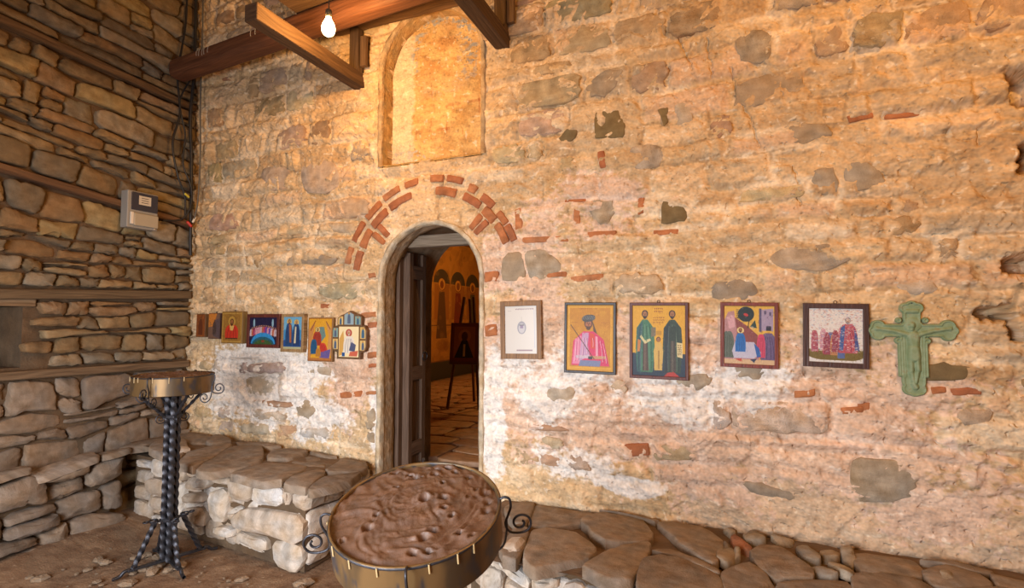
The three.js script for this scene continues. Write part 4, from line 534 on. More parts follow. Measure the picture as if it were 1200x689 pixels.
  for (let k = 0; k < 4; k++) { const a = k * Math.PI / 2 + .5, m = part('stay', twisted(.235, .014, 1.5), IRON, t); aim(m, [.03 * Math.cos(a), H - .15, .03 * Math.sin(a)], [.185 * Math.cos(a), H + .004 + Math.sin(tiltX) * -.185 * Math.sin(a), .185 * Math.sin(a)]); }
  for (let k = 0; k < 4; k++) { const s = new THREE.Group(); s.name = 'curl'; s.rotation.y = k * Math.PI / 2 + .9; t.add(s); part('volute', tube([[.03, H - .09, 0], [.035, H - .16, 0], [.05, H - .175, 0], ...spiral(.062, H - .15, .028, .006, -1.6, 1.4).slice(1)], .003, 40, 6), IRON, s); }
  // foot: splayed twisted legs, cross bars with pads, loops on the collar
  for (let k = 0; k < 4; k++) {
    const a = k * Math.PI / 2 + .62, c = Math.cos(a), s = Math.sin(a); const leg = part('leg', twisted(.27, .022, 1.5), IRON, t); aim(leg, [.075 * c, .265, .075 * s], [.17 * c, .045, .17 * s]);
    part('spoke', box(.20, .012, .026, 0, 0, 0, .002).translate(.10, .036, 0).rotateY(-a), IRON, t);
    part('foot_pad', (() => { const g = tube([[.19, .04, 0], [.215, .036, 0], [.235, .018, 0], [.27, .012, 0]], .010, 14, 8); g.scale(1, 1, 1); g.rotateY(-a); return g; })(), IRON, t);
    part('bracket', box(.085, .008, .024).translate(.055, .27, 0).rotateY(-a), IRON, t);
    const loop = part('loop', new THREE.TorusGeometry(.021, .0045, 8, 22).rotateX(Math.PI / 2), IRON, t); loop.position.set(.082 * c, .281, .082 * s); const l2 = part('loop', new THREE.TorusGeometry(.014, .004, 8, 18).rotateX(Math.PI / 2), IRON, t); l2.position.set(.118 * c, .281, .118 * s);
  }
  return t;
}
candleStand('candle_stand', 'tall twisted iron candle stand with a round tray, in front of the left bench', -3.085, .835, .212, 1.115, .0, 0, .3);
candleStand('candle_stand', 'large round candle tray of pocked brown waxy sand, before the doorway', -.817, 1.711, .236, .917, .27, .04, .35);

// ---------------------------------------------------------------- cross and pictures on the wall
// brush helpers for the prints
const B = {
  face(c, x, y, r, skin = '#b98a5e', hair = '#4a2c18', beard = true) { c.fillStyle = hair; c.beginPath(); c.ellipse(x, y - r * .12, r * .92, r * 1.12, 0, 0, 7); c.fill(); c.fillStyle = skin; c.beginPath(); c.ellipse(x, y, r * .64, r * .9, 0, 0, 7); c.fill(); if (beard) { c.fillStyle = hair; c.beginPath(); c.ellipse(x, y + r * .75, r * .5, r * .6, 0, 0, 7); c.fill(); c.fillStyle = skin; c.beginPath(); c.ellipse(x, y + r * .1, r * .5, r * .5, 0, 0, 7); c.fill(); } c.fillStyle = '#2a160c'; c.fillRect(x - r * .4, y - r * .14, r * .28, r * .12); c.fillRect(x + r * .12, y - r * .14, r * .28, r * .12); c.fillRect(x - r * .05, y - r * .05, r * .1, r * .34); c.fillRect(x - r * .16, y + r * .42, r * .32, r * .09); },
  halo(c, x, y, r, col = '#f2cf62', rim = '#8a3a1a') { c.fillStyle = col; c.beginPath(); c.arc(x, y, r, 0, 7); c.fill(); c.strokeStyle = rim; c.lineWidth = Math.max(1, r * .08); c.stroke(); },
  robe(c, x, y, w, h, col, fold, lean = 0) { c.fillStyle = col; c.beginPath(); c.moveTo(x - w * .22, y); c.quadraticCurveTo(x - w * .62, y + h * .15, x - w * .5 + lean, y + h); c.lineTo(x + w * .5 + lean, y + h); c.quadraticCurveTo(x + w * .62, y + h * .15, x + w * .22, y); c.closePath(); c.fill(); c.strokeStyle = fold; c.lineWidth = Math.max(1, w * .03); for (const k of [-.28, -.08, .14, .3]) { c.beginPath(); c.moveTo(x + w * k * .6, y + h * .15); c.quadraticCurveTo(x + w * k * 1.3, y + h * .5, x + w * k * 1.2 + lean, y + h * .96); c.stroke(); } },
  saint(c, x, y, h, col, fold, hair = '#4a2c18', skin = '#b98a5e', halo = true) { const r = h * .075; if (halo) B.halo(c, x, y + r * 1.1, r * 1.55); B.robe(c, x, y + r * 1.9, h * .34, h - r * 1.9, col, fold); B.face(c, x, y + r * 1.1, r, skin, hair); },
  specks(c, w, h, n, cols, seed, a = .12, s = 6) { const r = rngOf(seed); for (let k = 0; k < n; k++) { c.globalAlpha = a * (.4 + r()); c.fillStyle = pick(cols, r); c.beginPath(); c.ellipse(r() * w, r() * h, 1 + r() * s, 1 + r() * s, r() * 3, 0, 7); c.fill(); } c.globalAlpha = 1; },
  poly(c, pts, col) { c.fillStyle = col; c.beginPath(); pts.forEach((p, i) => i ? c.lineTo(...p) : c.moveTo(...p)); c.closePath(); c.fill(); },
  // brush strokes that follow what is already painted: short lines lighter and darker than the ground under them
  strokes(c, w, h, n, seed, amp = 34) { const im = c.getImageData(0, 0, w, h).data, r = rngOf(seed); for (let k = 0; k < n; k++) { const x = Math.floor(r() * w), y = Math.floor(r() * h), i = (y * w + x) * 4, d = (r() - .5) * 2 * amp, L = 3 + r() * w * .045, a = Math.PI / 2 + (r() - .5) * 1.5; c.globalAlpha = .35 + .3 * r(); c.strokeStyle = 'rgb(' + [0, 1, 2].map(j => Math.round(clamp(im[i + j] + d + (r() - .5) * 14, 0, 255))).join() + ')'; c.lineWidth = .8 + r() * w * .009; c.beginPath(); c.moveTo(x, y); c.quadraticCurveTo(x + L * .5 * Math.cos(a) + 2, y + L * .5 * Math.sin(a), x + L * Math.cos(a), y + L * Math.sin(a)); c.stroke(); } c.globalAlpha = 1; },
  script(c, x, y, w, n, lh, col) { c.strokeStyle = col; c.lineWidth = Math.max(1, lh * .22); const r = rngOf(Math.round(x + y)); for (let k = 0; k < n; k++) { let q = x; while (q < x + w) { const d = lh * (.3 + r() * .4); c.beginPath(); c.moveTo(q, y + k * lh + r() * lh * .2); c.lineTo(q + d * .5, y + k * lh + lh * .5); c.lineTo(q + d * .8, y + k * lh + r() * lh * .3); c.stroke(); q += d + lh * .2; } } },
};
const wallAt = (x, y, w, h) => { let m = -1; for (let a = -.5; a <= .51; a += .1) for (let b = -.5; b <= .51; b += .1) m = Math.max(m, reliefAt(x + a * w, y + b * h)); return m; };
const SHEEN = { roughness: .42 };
// framed picture hung flat: rails mitred into one moulding, print behind
function picture(name, label, category, { x, y, w, h, d = .02, rail = .02, wood, draw, tw = 240, roll = 0, lip = .006, back, hook = true, gap = 0, rough = .55, glass = false }) {
  const t = thing(name, label, category, [x, y - h / 2, wallAt(x, y, w, h) + .001 + gap], 'pictures hung along the church wall'); t.rotation.z = roll; t.rotation.x = -.015;
  const th = Math.round(tw * (h - 2 * rail) / (w - 2 * rail)), tex = canvasTex(tw, th, (c, a, b) => { draw(c, a, b); B.strokes(c, a, b, name === 'framed_icon' && category === 'picture' ? 60 : 1500, Math.round(x * 100) + 700, category === 'picture' ? 8 : 38); });
  if (rail > 0) {
    const s = new THREE.Shape(); s.moveTo(-w / 2, 0); s.lineTo(w / 2, 0); s.lineTo(w / 2, h); s.lineTo(-w / 2, h); s.closePath(); const q = new THREE.Path(); q.moveTo(-w / 2 + rail, rail); q.lineTo(-w / 2 + rail, h - rail); q.lineTo(w / 2 - rail, h - rail); q.lineTo(w / 2 - rail, rail); q.closePath(); s.holes.push(q);
    const g = new THREE.ExtrudeGeometry(s, { depth: d - .006, bevelEnabled: true, bevelThickness: .003, bevelSize: .003, bevelOffset: -.003, bevelSegments: 2 }); g.translate(0, 0, .003); const uv = g.attributes.uv; for (let i = 0; i < uv.count; i++) uv.setXY(i, uv.getX(i) / .3, uv.getY(i) / .9); part('frame', g, wood, t);
    part('backboard', box(w - rail, h - rail, d - lip - .002, 0, h / 2, (d - lip - .002) / 2), back || plain(.2, .14, .09), t);
  } else { part('board', bevelWood(w, h, d, 0, h / 2, d / 2, x, .004), wood, t); }
  const m = rail > 0 ? rail : .004, pg = new THREE.PlaneGeometry(w - 2 * m, h - 2 * m); pg.translate(0, h / 2, rail > 0 ? d - lip : d + .0008); part('print', pg, new THREE.MeshStandardMaterial({ map: tex, roughness: rough, color: new THREE.Color().setRGB(.78, .76, .74) }), t);
  if (hook) part('hanging_loop', new THREE.TorusGeometry(.007, .0016, 6, 14).translate(0, h + .006, d * .4), IRON, t);
  return t;
}
const W = { darkred: woodMat(.16, .035, .025, .5), red: woodMat(.27, .05, .035, .5), black: woodMat(.035, .022, .025, .45), oak: woodMat(.36, .19, .07, .55), pine: woodMat(.46, .29, .13, .6), brown: woodMat(.22, .11, .045, .6), umber: woodMat(.10, .045, .04, .5), gilt: woodMat(.36, .24, .09, .5) };

picture('icon_panel', 'smallest bare brown wooden icon panel, next to the rubble wall', 'icon', { x: -3.927, y: 1.405, w: .105, h: .187, d: .03, rail: 0, wood: W.brown, draw(c, w, h) { c.fillStyle = '#8a4a1e'; c.fillRect(0, 0, w, h); B.specks(c, w, h, 60, ['#5a2c12', '#b0682c'], 4, .25, 30); B.saint(c, w * .5, h * .12, h * .8, '#6a3214', '#4a220e', '#3a1c0c', '#9a5c2c', false); } });
picture('icon_panel', 'narrow dusky icon panel with an orange glow, second from the rubble wall', 'icon', { x: -3.777, y: 1.402, w: .13, h: .205, d: .03, rail: 0, wood: W.umber, draw(c, w, h) { c.fillStyle = '#7a5a48'; c.fillRect(0, 0, w, h); B.poly(c, [[0, 0], [w * .75, 0], [w * .5, h * .5], [0, h * .55]], '#d08030'); B.poly(c, [[w * .45, h * .9], [w * .55, h * .25], [w, h * .2], [w, h]], '#5c4c50'); B.saint(c, w * .55, h * .25, h * .6, '#4a3a34', '#2c221e', '#2a1a10', '#8a5a34', false); B.specks(c, w, h, 200, ['#3a2a24', '#a07058', '#6a5a58'], 5, .3, 12); } });
picture('icon_panel', 'gilt icon panel of an enthroned figure in a bright red robe', 'icon', { x: -3.561, y: 1.392, w: .225, h: .248, d: .045, rail: 0, wood: W.gilt, draw(c, w, h) { c.fillStyle = '#9a6e2a'; c.fillRect(0, 0, w, h); c.strokeStyle = '#c09848'; c.lineWidth = 8; c.strokeRect(12, 12, w - 24, h - 24); B.specks(c, w, h, 120, ['#7a5420', '#b8883c'], 6, .3, 14); B.halo(c, w * .5, h * .30, w * .2, '#b98e3a', '#5a3414'); B.robe(c, w * .5, h * .42, w * .62, h * .44, '#c8321a', '#7a1a0c'); B.poly(c, [[w * .38, h * .44], [w * .62, h * .44], [w * .56, h * .6], [w * .44, h * .6]], '#d8b060'); B.face(c, w * .5, h * .33, w * .1, '#a86c3c', '#4a2a14'); c.fillStyle = '#3a2412'; c.fillRect(w * .2, h * .84, w * .6, h * .03); } });
picture('framed_icon', 'mahogany framed picture of a night meal round a curved blue table', 'icon', { x: -3.253, y: 1.367, w: .33, h: .255, d: .03, rail: .026, wood: W.darkred, draw(c, w, h) { c.fillStyle = '#15103a'; c.fillRect(0, 0, w, h); for (const x of [.16, .84]) { c.fillStyle = '#8fb6c8'; c.beginPath(); c.ellipse(w * x, h * .2, w * .035, h * .16, 0, 0, 7); c.fill(); } const r = rngOf(9); for (let k = 0; k < 15; k++) { const t = k / 14, x = w * (.06 + .88 * t), y = h * (.44 - .1 * Math.sin(t * Math.PI)); B.robe(c, x, y, w * .1, h * .26, pick(['#b03a6a', '#d8c8d0', '#a82a2a', '#6a4ab0', '#e0a0b0', '#c86a4a'], r), '#40203a'); B.face(c, x, y - h * .03, w * .024, '#e0a890', '#5a3020'); } c.fillStyle = '#2f8fd0'; c.beginPath(); c.ellipse(w * .5, h * .98, w * .44, h * .42, 0, Math.PI, 0); c.fill(); c.fillStyle = '#1c5a6a'; c.beginPath(); c.ellipse(w * .5, h * 1.02, w * .40, h * .30, 0, Math.PI, 0); c.fill(); c.fillStyle = '#3a5a2c'; c.beginPath(); c.ellipse(w * .5, h * 1.02, w * .33, h * .2, 0, Math.PI, 0); c.fill(); c.fillStyle = '#8a3a24'; c.fillRect(w * .45, h * .84, w * .1, h * .08); } });
picture('framed_icon', 'oak framed picture of two standing figures on bright blue', 'icon', { x: -2.955, y: 1.354, w: .218, h: .279, d: .035, rail: .022, wood: W.pine, draw(c, w, h) { c.fillStyle = '#3f8fc4'; c.fillRect(0, 0, w, h); c.fillStyle = '#6fb0d4'; c.fillRect(0, 0, w, h * .4); c.fillStyle = '#1f4f92'; c.fillRect(0, h * .72, w, h * .28); c.fillStyle = '#b8b890'; c.fillRect(0, h * .93, w, h * .07); B.saint(c, w * .3, h * .08, h * .82, '#1d4678', '#0e2446'); B.poly(c, [[w * .28, h * .22], [w * .42, h * .24], [w * .44, h * .8], [w * .34, h * .8]], '#a8603c'); B.saint(c, w * .7, h * .1, h * .8, '#1a3c70', '#0c2040', '#8a7a68'); B.poly(c, [[w * .62, h * .3], [w * .7, h * .3], [w * .68, h * .82], [w * .58, h * .82]], '#d8d0b0'); } });
picture('icon_panel', 'golden icon panel of a crowded rescue scene with a kneeling red figure', 'icon', { x: -2.702, y: 1.31, w: .225, h: .316, d: .025, rail: 0, wood: W.pine, draw(c, w, h) { c.fillStyle = '#e2a628'; c.fillRect(0, 0, w, h); B.poly(c, [[0, h * .3], [w * .3, h * .05], [w * .2, h * .4], [w * .12, h], [0, h]], '#c88a4a'); B.poly(c, [[w, h * .25], [w * .72, h * .06], [w * .86, h * .4], [w * .8, h * .8], [w, h * .9]], '#d29a58'); c.strokeStyle = '#7a3a1c'; c.lineWidth = 6; c.beginPath(); c.moveTo(w * .3, h * .06); c.lineTo(w * .1, h * .3); c.moveTo(w * .74, h * .08); c.lineTo(w * .92, h * .26); c.stroke(); B.poly(c, [[w * .3, h * .22], [w * .66, h * .2], [w * .74, h * .42], [w * .5, h * .6], [w * .3, h * .5]], '#6d8a86'); B.halo(c, w * .4, h * .27, w * .09, '#e8d080'); B.robe(c, w * .38, h * .32, w * .34, h * .32, '#a83a24', '#5a1a10'); B.face(c, w * .4, h * .27, w * .045); B.robe(c, w * .25, h * .5, w * .26, h * .34, '#1e5a86', '#0e2c4a'); B.robe(c, w * .62, h * .58, w * .3, h * .3, '#cc3a28', '#7a1c14', w * .08); B.poly(c, [[w * .4, h * .82], [w * .95, h * .72], [w * .9, h * .94], [w * .5, h * .92]], '#6a5a9a'); B.robe(c, w * .44, h * .7, w * .2, h * .2, '#c8882c', '#6a3a14'); c.fillStyle = '#b8763a'; c.fillRect(0, h * .93, w, h * .07); c.strokeStyle = '#8a4a1c'; c.lineWidth = 5; c.strokeRect(3, 3, w - 6, h - 6); } });
{ // lobed multi-scene panel
  const x = -2.438, y = 1.346, w = .297, h = .337, t = thing('shaped_icon', 'lobed cross-shaped icon board with a seated bishop and small scenes', 'icon', [x, y - h / 2, wallAt(x, y, w, h) + .001]);
  const O = [[-.105, 0], [.095, 0], [.1, .045], [.135, .055], [.148, .085], [.148, .20], [.128, .235], [.105, .235], [.105, .295], [.075, .312], [.045, .315], [.0, .337], [-.045, .315], [-.08, .305], [-.105, .285], [-.105, .235], [-.14, .225], [-.148, .2], [-.148, .08], [-.138, .055], [-.108, .045]];
  const s = new THREE.Shape(O.map(p => new THREE.Vector2(...p))); const g = new THREE.ExtrudeGeometry(s, { depth: .026, bevelEnabled: true, bevelThickness: .004, bevelSize: .004, bevelOffset: -.004, bevelSegments: 2 }); g.translate(0, 0, .004); part('board', g, W.brown, t);
  const tex = canvasTex(300, 340, (c, W2, H2) => { const X = v => (v + .15) / .3 * W2, Y = v => H2 - v / .34 * H2; c.fillStyle = '#5a4a34'; c.fillRect(0, 0, W2, H2); const cell = (a, b, e, f, col) => { c.fillStyle = col; c.fillRect(X(a), Y(f), X(e) - X(a), Y(b) - Y(f)); c.strokeStyle = '#6a4420'; c.lineWidth = 4; c.strokeRect(X(a), Y(f), X(e) - X(a), Y(b) - Y(f)); };
    cell(-.09, .012, .085, .228, '#e4d2a4'); B.poly(c, [[X(-.085), Y(.14)], [X(-.05), Y(.2)], [X(-.04), Y(.1)], [X(-.06), Y(.03)], [X(-.085), Y(.02)]], '#c89a50'); B.halo(c, X(-.002), Y(.182), 26, '#b0483a', '#7a2a1a'); B.robe(c, X(0), Y(.16), 92, 120, '#d8cfc0', '#6a6a80'); B.poly(c, [[X(.02), Y(.12)], [X(.06), Y(.1)], [X(.05), Y(.05)], [X(.0), Y(.06)]], '#4a5270'); B.poly(c, [[X(.01), Y(.05)], [X(.08), Y(.06)], [X(.07), Y(.02)], [X(.0), Y(.02)]], '#c06048'); B.poly(c, [[X(-.06), Y(.045)], [X(-.035), Y(.045)], [X(-.035), Y(.018)], [X(-.06), Y(.018)]], '#1c4a86'); B.face(c, X(-.002), Y(.182), 14, '#c08a5a', '#b8b0a0');
    const r = rngOf(3); for (const [a, b, e, f] of [[-.145, .15, -.095, .218], [-.145, .065, -.095, .142], [.092, .14, .145, .225], [.092, .06, .145, .132], [-.098, .238, -.052, .3], [-.045, .238, .04, .332], [.048, .238, .1, .3]]) { cell(a, b, e, f, pick(['#8aa0a8', '#d0b070', '#7c9890', '#c8a868'], r)); B.saint(c, X((a + e) / 2), Y(f) + 8, (Y(b) - Y(f)) * .82, pick(['#5a6a80', '#a85a3a', '#406a86', '#8a3a2a', '#c8783a'], r), '#2a2a3a', '#4a2c18', '#c08a5a'); } });
  const sg = new THREE.ShapeGeometry(new THREE.Shape(O.map(p => new THREE.Vector2(p[0] * .95, .168 + (p[1] - .168) * .955)))); const uv = sg.attributes.uv, sp = sg.attributes.position; for (let i = 0; i < uv.count; i++) uv.setXY(i, (sp.getX(i) + .15) / .3, sp.getY(i) / .34); sg.translate(0, 0, .0348); part('painting', sg, new THREE.MeshStandardMaterial({ map: tex, roughness: .45 }), t);
}
picture('framed_icon', 'oak framed white sheet with a small silver oval badge, beside the doorway', 'picture', { x: -1.155, y: 1.39, w: .27, h: .354, d: .022, rail: .032, wood: W.oak, roll: .02, rough: .3, draw(c, w, h) { c.fillStyle = '#dedbd4'; c.fillRect(0, 0, w, h); c.strokeStyle = '#d8d6d4'; c.lineWidth = 3; c.strokeRect(6, 6, w - 14, h - 16); c.strokeStyle = '#b8b0a8'; c.lineWidth = 2; c.beginPath(); c.moveTo(w * .53, h * .22); c.lineTo(w * .53, h * .33); c.stroke(); c.fillStyle = '#9c9ca6'; c.beginPath(); c.ellipse(w * .53, h * .455, w * .14, h * .135, 0, 0, 7); c.fill(); c.fillStyle = '#c6c4ca'; c.beginPath(); c.ellipse(w * .53, h * .47, w * .10, h * .10, 0, 0, 7); c.fill(); c.fillStyle = '#6c6a74'; c.fillRect(w * .46, h * .39, w * .14, h * .025); c.fillStyle = '#8f7a9a'; c.fillRect(w * .48, h * .41, w * .1, h * .06); B.script(c, w * .34, h * .05, w * .54, 1, h * .045, '#7a5a6a'); B.script(c, w * .1, h * .09, w * .1, 1, h * .03, '#b0a8a8'); c.fillStyle = '#9a8088'; c.fillRect(w * .36, h * .915, w * .5, h * .03); c.strokeStyle = '#b8c0d8'; c.lineWidth = 4; c.beginPath(); c.moveTo(w * .93, h * .08); c.lineTo(w * .93, h * .88); c.stroke(); } });
picture('framed_icon', 'black framed golden icon of a thorn-crowned figure in a pink robe holding a reed', 'icon', { x: -.733, y: 1.346, w: .305, h: .412, d: .018, rail: .016, wood: W.black, tw: 320, roll: -.012, draw(c, w, h) { c.fillStyle = '#dba01e'; c.fillRect(0, 0, w, h); c.fillStyle = '#e6b030'; c.fillRect(w * .04, h * .03, w * .92, h * .94); c.fillStyle = '#c98c16'; c.fillRect(w * .06, h * .04, w * .88, h * .90); B.specks(c, w, h, 120, ['#e0aa2a', '#b87c10'], 21, .2, 26); B.script(c, w * .25, h * .045, w * .42, 1, h * .022, '#a05a18'); B.script(c, w * .1, h * .26, w * .13, 1, h * .02, '#a05a18'); B.script(c, w * .74, h * .26, w * .12, 1, h * .02, '#a05a18');
  B.poly(c, [[w * .36, h * .40], [w * .58, h * .40], [w * .80, h * .52], [w * .92, h * .92], [w * .10, h * .92], [w * .14, h * .55]], '#d8346a'); B.poly(c, [[w * .18, h * .52], [w * .32, h * .46], [w * .30, h * .9], [w * .12, h * .9]], '#e88ab0'); B.poly(c, [[w * .34, h * .42], [w * .48, h * .42], [w * .46, h * .6], [w * .5, h * .78], [w * .26, h * .86]], '#c8a0c8'); B.poly(c, [[w * .50, h * .42], [w * .6, h * .44], [w * .62, h * .66], [w * .52, h * .66]], '#d84a3a'); B.poly(c, [[w * .62, h * .47], [w * .67, h * .48], [w * .68, h * .8], [w * .63, h * .8]], '#eaa0b8'); B.poly(c, [[w * .2, h * .77], [w * .5, h * .76], [w * .5, h * .81], [w * .2, h * .81]], '#d0c0d0'); B.poly(c, [[w * .5, h * .77], [w * .86, h * .77], [w * .84, h * .81], [w * .52, h * .82]], '#c89a70'); B.poly(c, [[w * .3, h * .84], [w * .74, h * .84], [w * .72, h * .93], [w * .26, h * .93]], '#7a86b0');
  for (const [a, b, e, f] of [[.2, .56, .17, .86], [.26, .52, .24, .84], [.36, .5, .33, .78], [.42, .5, .44, .74], [.56, .5, .57, .64], [.72, .54, .78, .86], [.78, .58, .86, .88], [.66, .55, .66, .76]]) { c.strokeStyle = '#f6c8dc'; c.lineWidth = 3; c.beginPath(); c.moveTo(w * a, h * b); c.quadraticCurveTo(w * (a + e) / 2 + 6, h * (b + f) / 2, w * e, h * f); c.stroke(); c.strokeStyle = '#8a1c48'; c.lineWidth = 2; c.beginPath(); c.moveTo(w * a + 7, h * b); c.lineTo(w * e + 8, h * f); c.stroke(); } B.face(c, w * .47, h * .285, w * .10, '#b4724a', '#5a3a24'); c.fillStyle = '#4a4a4c'; c.beginPath(); c.ellipse(w * .47, h * .20, w * .15, h * .055, -.15, 0, 7); c.fill(); c.strokeStyle = '#7c8a90'; c.lineWidth = 3; for (let k = 0; k < 9; k++) { c.beginPath(); c.moveTo(w * (.34 + k * .03), h * .22); c.lineTo(w * (.37 + k * .03), h * .16); c.stroke(); } B.poly(c, [[w * .56, h * .24], [w * .62, h * .36], [w * .66, h * .44], [w * .58, h * .4]], '#5a4430'); c.strokeStyle = '#4a3420'; c.lineWidth = 5; c.beginPath(); c.moveTo(w * .08, h * .30); c.lineTo(w * .60, h * .82); c.stroke(); c.fillStyle = '#3a3440'; c.fillRect(w * .47, h * .78, w * .09, h * .045); } });
picture('framed_icon', 'dark red framed gold icon of two tall robed figures with a child between', 'icon', { x: -.346, y: 1.336, w: .315, h: .421, d: .02, rail: .017, wood: W.darkred, tw: 320, roll: -.01, draw(c, w, h) { c.fillStyle = '#e2ac28'; c.fillRect(0, 0, w, h); c.fillStyle = '#18324a'; c.fillRect(0, h * .68, w, h * .32); B.script(c, w * .42, h * .03, w * .16, 2, h * .04, '#9a5a18'); B.script(c, w * .40, h * .16, w * .2, 3, h * .035, '#9a5a18'); c.fillStyle = '#c0901e'; c.fillRect(w * .46, h * .36, w * .1, h * .06);
  const tall = (x, robe, dark, stole) => { B.poly(c, [[w * (x - .05), h * .20], [w * (x + .05), h * .20], [w * (x + .17), h * .32], [w * (x + .19), h * .6], [w * (x + .15), h * .95], [w * (x - .15), h * .95], [w * (x - .18), h * .6], [w * (x - .16), h * .32]], robe); B.poly(c, [[w * (x - .15), h * .32], [w * (x - .04), h * .22], [w * (x - .08), h * .95], [w * (x - .15), h * .95]], dark); B.poly(c, [[w * (x - .03), h * .5], [w * (x + .05), h * .5], [w * (x + .07), h * .93], [w * (x - .04), h * .93]], stole); for (let k = 0; k < 7; k++) { c.strokeStyle = k % 2 ? 'rgba(220,230,200,.35)' : 'rgba(5,15,20,.45)'; c.lineWidth = 3; c.beginPath(); c.moveTo(w * (x - .09 + k * .03), h * (.27 + .02 * (k % 3))); c.quadraticCurveTo(w * (x - .13 + k * .045), h * .6, w * (x - .12 + k * .04), h * .93); c.stroke(); } B.face(c, w * x, h * .125, w * .068, '#a8744a', '#2e1c12'); };
  tall(.24, '#3f7a5c', '#2c5a60', '#5a4438'); B.poly(c, [[w * .14, h * .45], [w * .24, h * .55], [w * .36, h * .5], [w * .34, h * .47], [w * .24, h * .5], [w * .17, h * .42]], '#d8cf9a'); B.poly(c, [[w * .36, h * .31], [w * .45, h * .31], [w * .45, h * .43], [w * .36, h * .45]], '#7a7058'); B.poly(c, [[w * .10, h * .48], [w * .16, h * .5], [w * .14, h * .66], [w * .09, h * .66]], '#c8823c'); tall(.76, '#2d4438', '#1c2c34', '#4c4238'); c.fillStyle = '#24382e'; c.fillRect(w * .70, h * .3, w * .13, h * .2); B.poly(c, [[w * .84, h * .52], [w * .95, h * .53], [w * .95, h * .74], [w * .85, h * .72]], '#e0d09a'); B.script(c, w * .86, h * .55, w * .07, 5, h * .03, '#6a5a30');
  B.poly(c, [[w * .45, h * .52], [w * .55, h * .52], [w * .59, h * .64], [w * .57, h * .92], [w * .42, h * .92], [w * .41, h * .64]], '#d8b45c'); B.poly(c, [[w * .49, h * .64], [w * .52, h * .64], [w * .52, h * .9], [w * .49, h * .9]], '#a8843c'); B.face(c, w * .5, h * .485, w * .045, '#b07a4c', '#4a2c18', false); B.poly(c, [[w * .6, h], [w * .66, h * .95], [w * .78, h * .93], [w * .9, h]], '#b8342c'); } });
picture('framed_icon', 'red framed picture of a rider in blue before a towered hill town', 'icon', { x: .108, y: 1.372, w: .275, h: .338, d: .02, rail: .019, wood: W.red, tw: 300, roll: -.02, draw(c, w, h) { c.fillStyle = '#e4b64a'; c.fillRect(0, 0, w, h); B.poly(c, [[0, h * .25], [w * .08, h * .1], [w * .2, h * .08], [w * .24, h * .3], [w * .45, h * .36], [w * .7, h * .55], [w * .7, h], [0, h]], '#b88a8e'); B.poly(c, [[w * .22, h * .2], [w * .46, h * .34], [w * .68, h * .5], [w * .66, h * .7], [w * .3, h * .7]], '#8c4a48'); B.poly(c, [[w * .06, h * .2], [w * .2, h * .16], [w * .22, h * .36], [w * .1, h * .4]], '#d8a8b0'); B.poly(c, [[w * .72, h * .06], [w * .98, h * .04], [w * .98, h * .42], [w * .74, h * .42]], '#a89ab8'); c.fillStyle = '#5a5478'; c.fillRect(w * .70, h * .04, w * .05, h * .4); c.fillRect(w * .8, h * .08, w * .04, h * .06); c.fillRect(w * .9, h * .1, w * .04, h * .06); c.fillStyle = '#2c2a40'; c.fillRect(w * .84, h * .34, w * .1, h * .08); c.fillStyle = '#1c2e34'; c.beginPath(); c.arc(w * .44, h * .14, w * .165, 0, 7); c.fill(); for (let k = 0; k < 7; k++) c.fillRect(w * .24, h * (.06 + k * .024), w * .1, h * .008); c.fillStyle = '#c03a3a'; c.beginPath(); c.ellipse(w * .44, h * .15, w * .05, h * .025, .4, 0, 7); c.fill(); c.strokeStyle = '#3a2c1c'; c.lineWidth = 5; c.beginPath(); c.moveTo(w * .5, h * .26); c.lineTo(w * .48, h * .38); c.stroke(); B.poly(c, [[w * .52, h * .36], [w * .62, h * .24], [w * .66, h * .38]], '#24423c');
  B.robe(c, w * .88, h * .46, w * .3, h * .46, '#6a5a86', '#3a2c50'); B.robe(c, w * .74, h * .48, w * .16, h * .4, '#d0486a', '#7a2040'); B.robe(c, w * .08, h * .44, w * .24, h * .46, '#5e6a60', '#2c3a34'); B.poly(c, [[w * .16, h * .78], [w * .22, h * .62], [w * .6, h * .62], [w * .74, h * .8], [w * .6, h * .9], [w * .2, h * .9]], '#c4c4dc'); B.poly(c, [[w * .6, h * .64], [w * .7, h * .72], [w * .74, h * .86], [w * .66, h * .88]], '#2a62b0'); B.halo(c, w * .33, h * .42, w * .07, '#f0dc9a', '#b07a30'); B.robe(c, w * .33, h * .47, w * .2, h * .32, '#1f6fc0', '#0f3f80'); B.face(c, w * .33, h * .42, w * .04, '#a86c40', '#5a3420'); B.specks(c, w, h * .5, 30, ['#e8d0c8', '#5a3a50'], 33, .3, 10); c.fillStyle = '#d8b890'; c.fillRect(0, h * .92, w, h * .08); B.poly(c, [[w * .52, h * .92], [w * .66, h * .9], [w * .6, h * .97]], '#2c3a5a'); B.poly(c, [[w * .22, h * .92], [w * .36, h * .9], [w * .34, h * .96]], '#c8503c'); } });
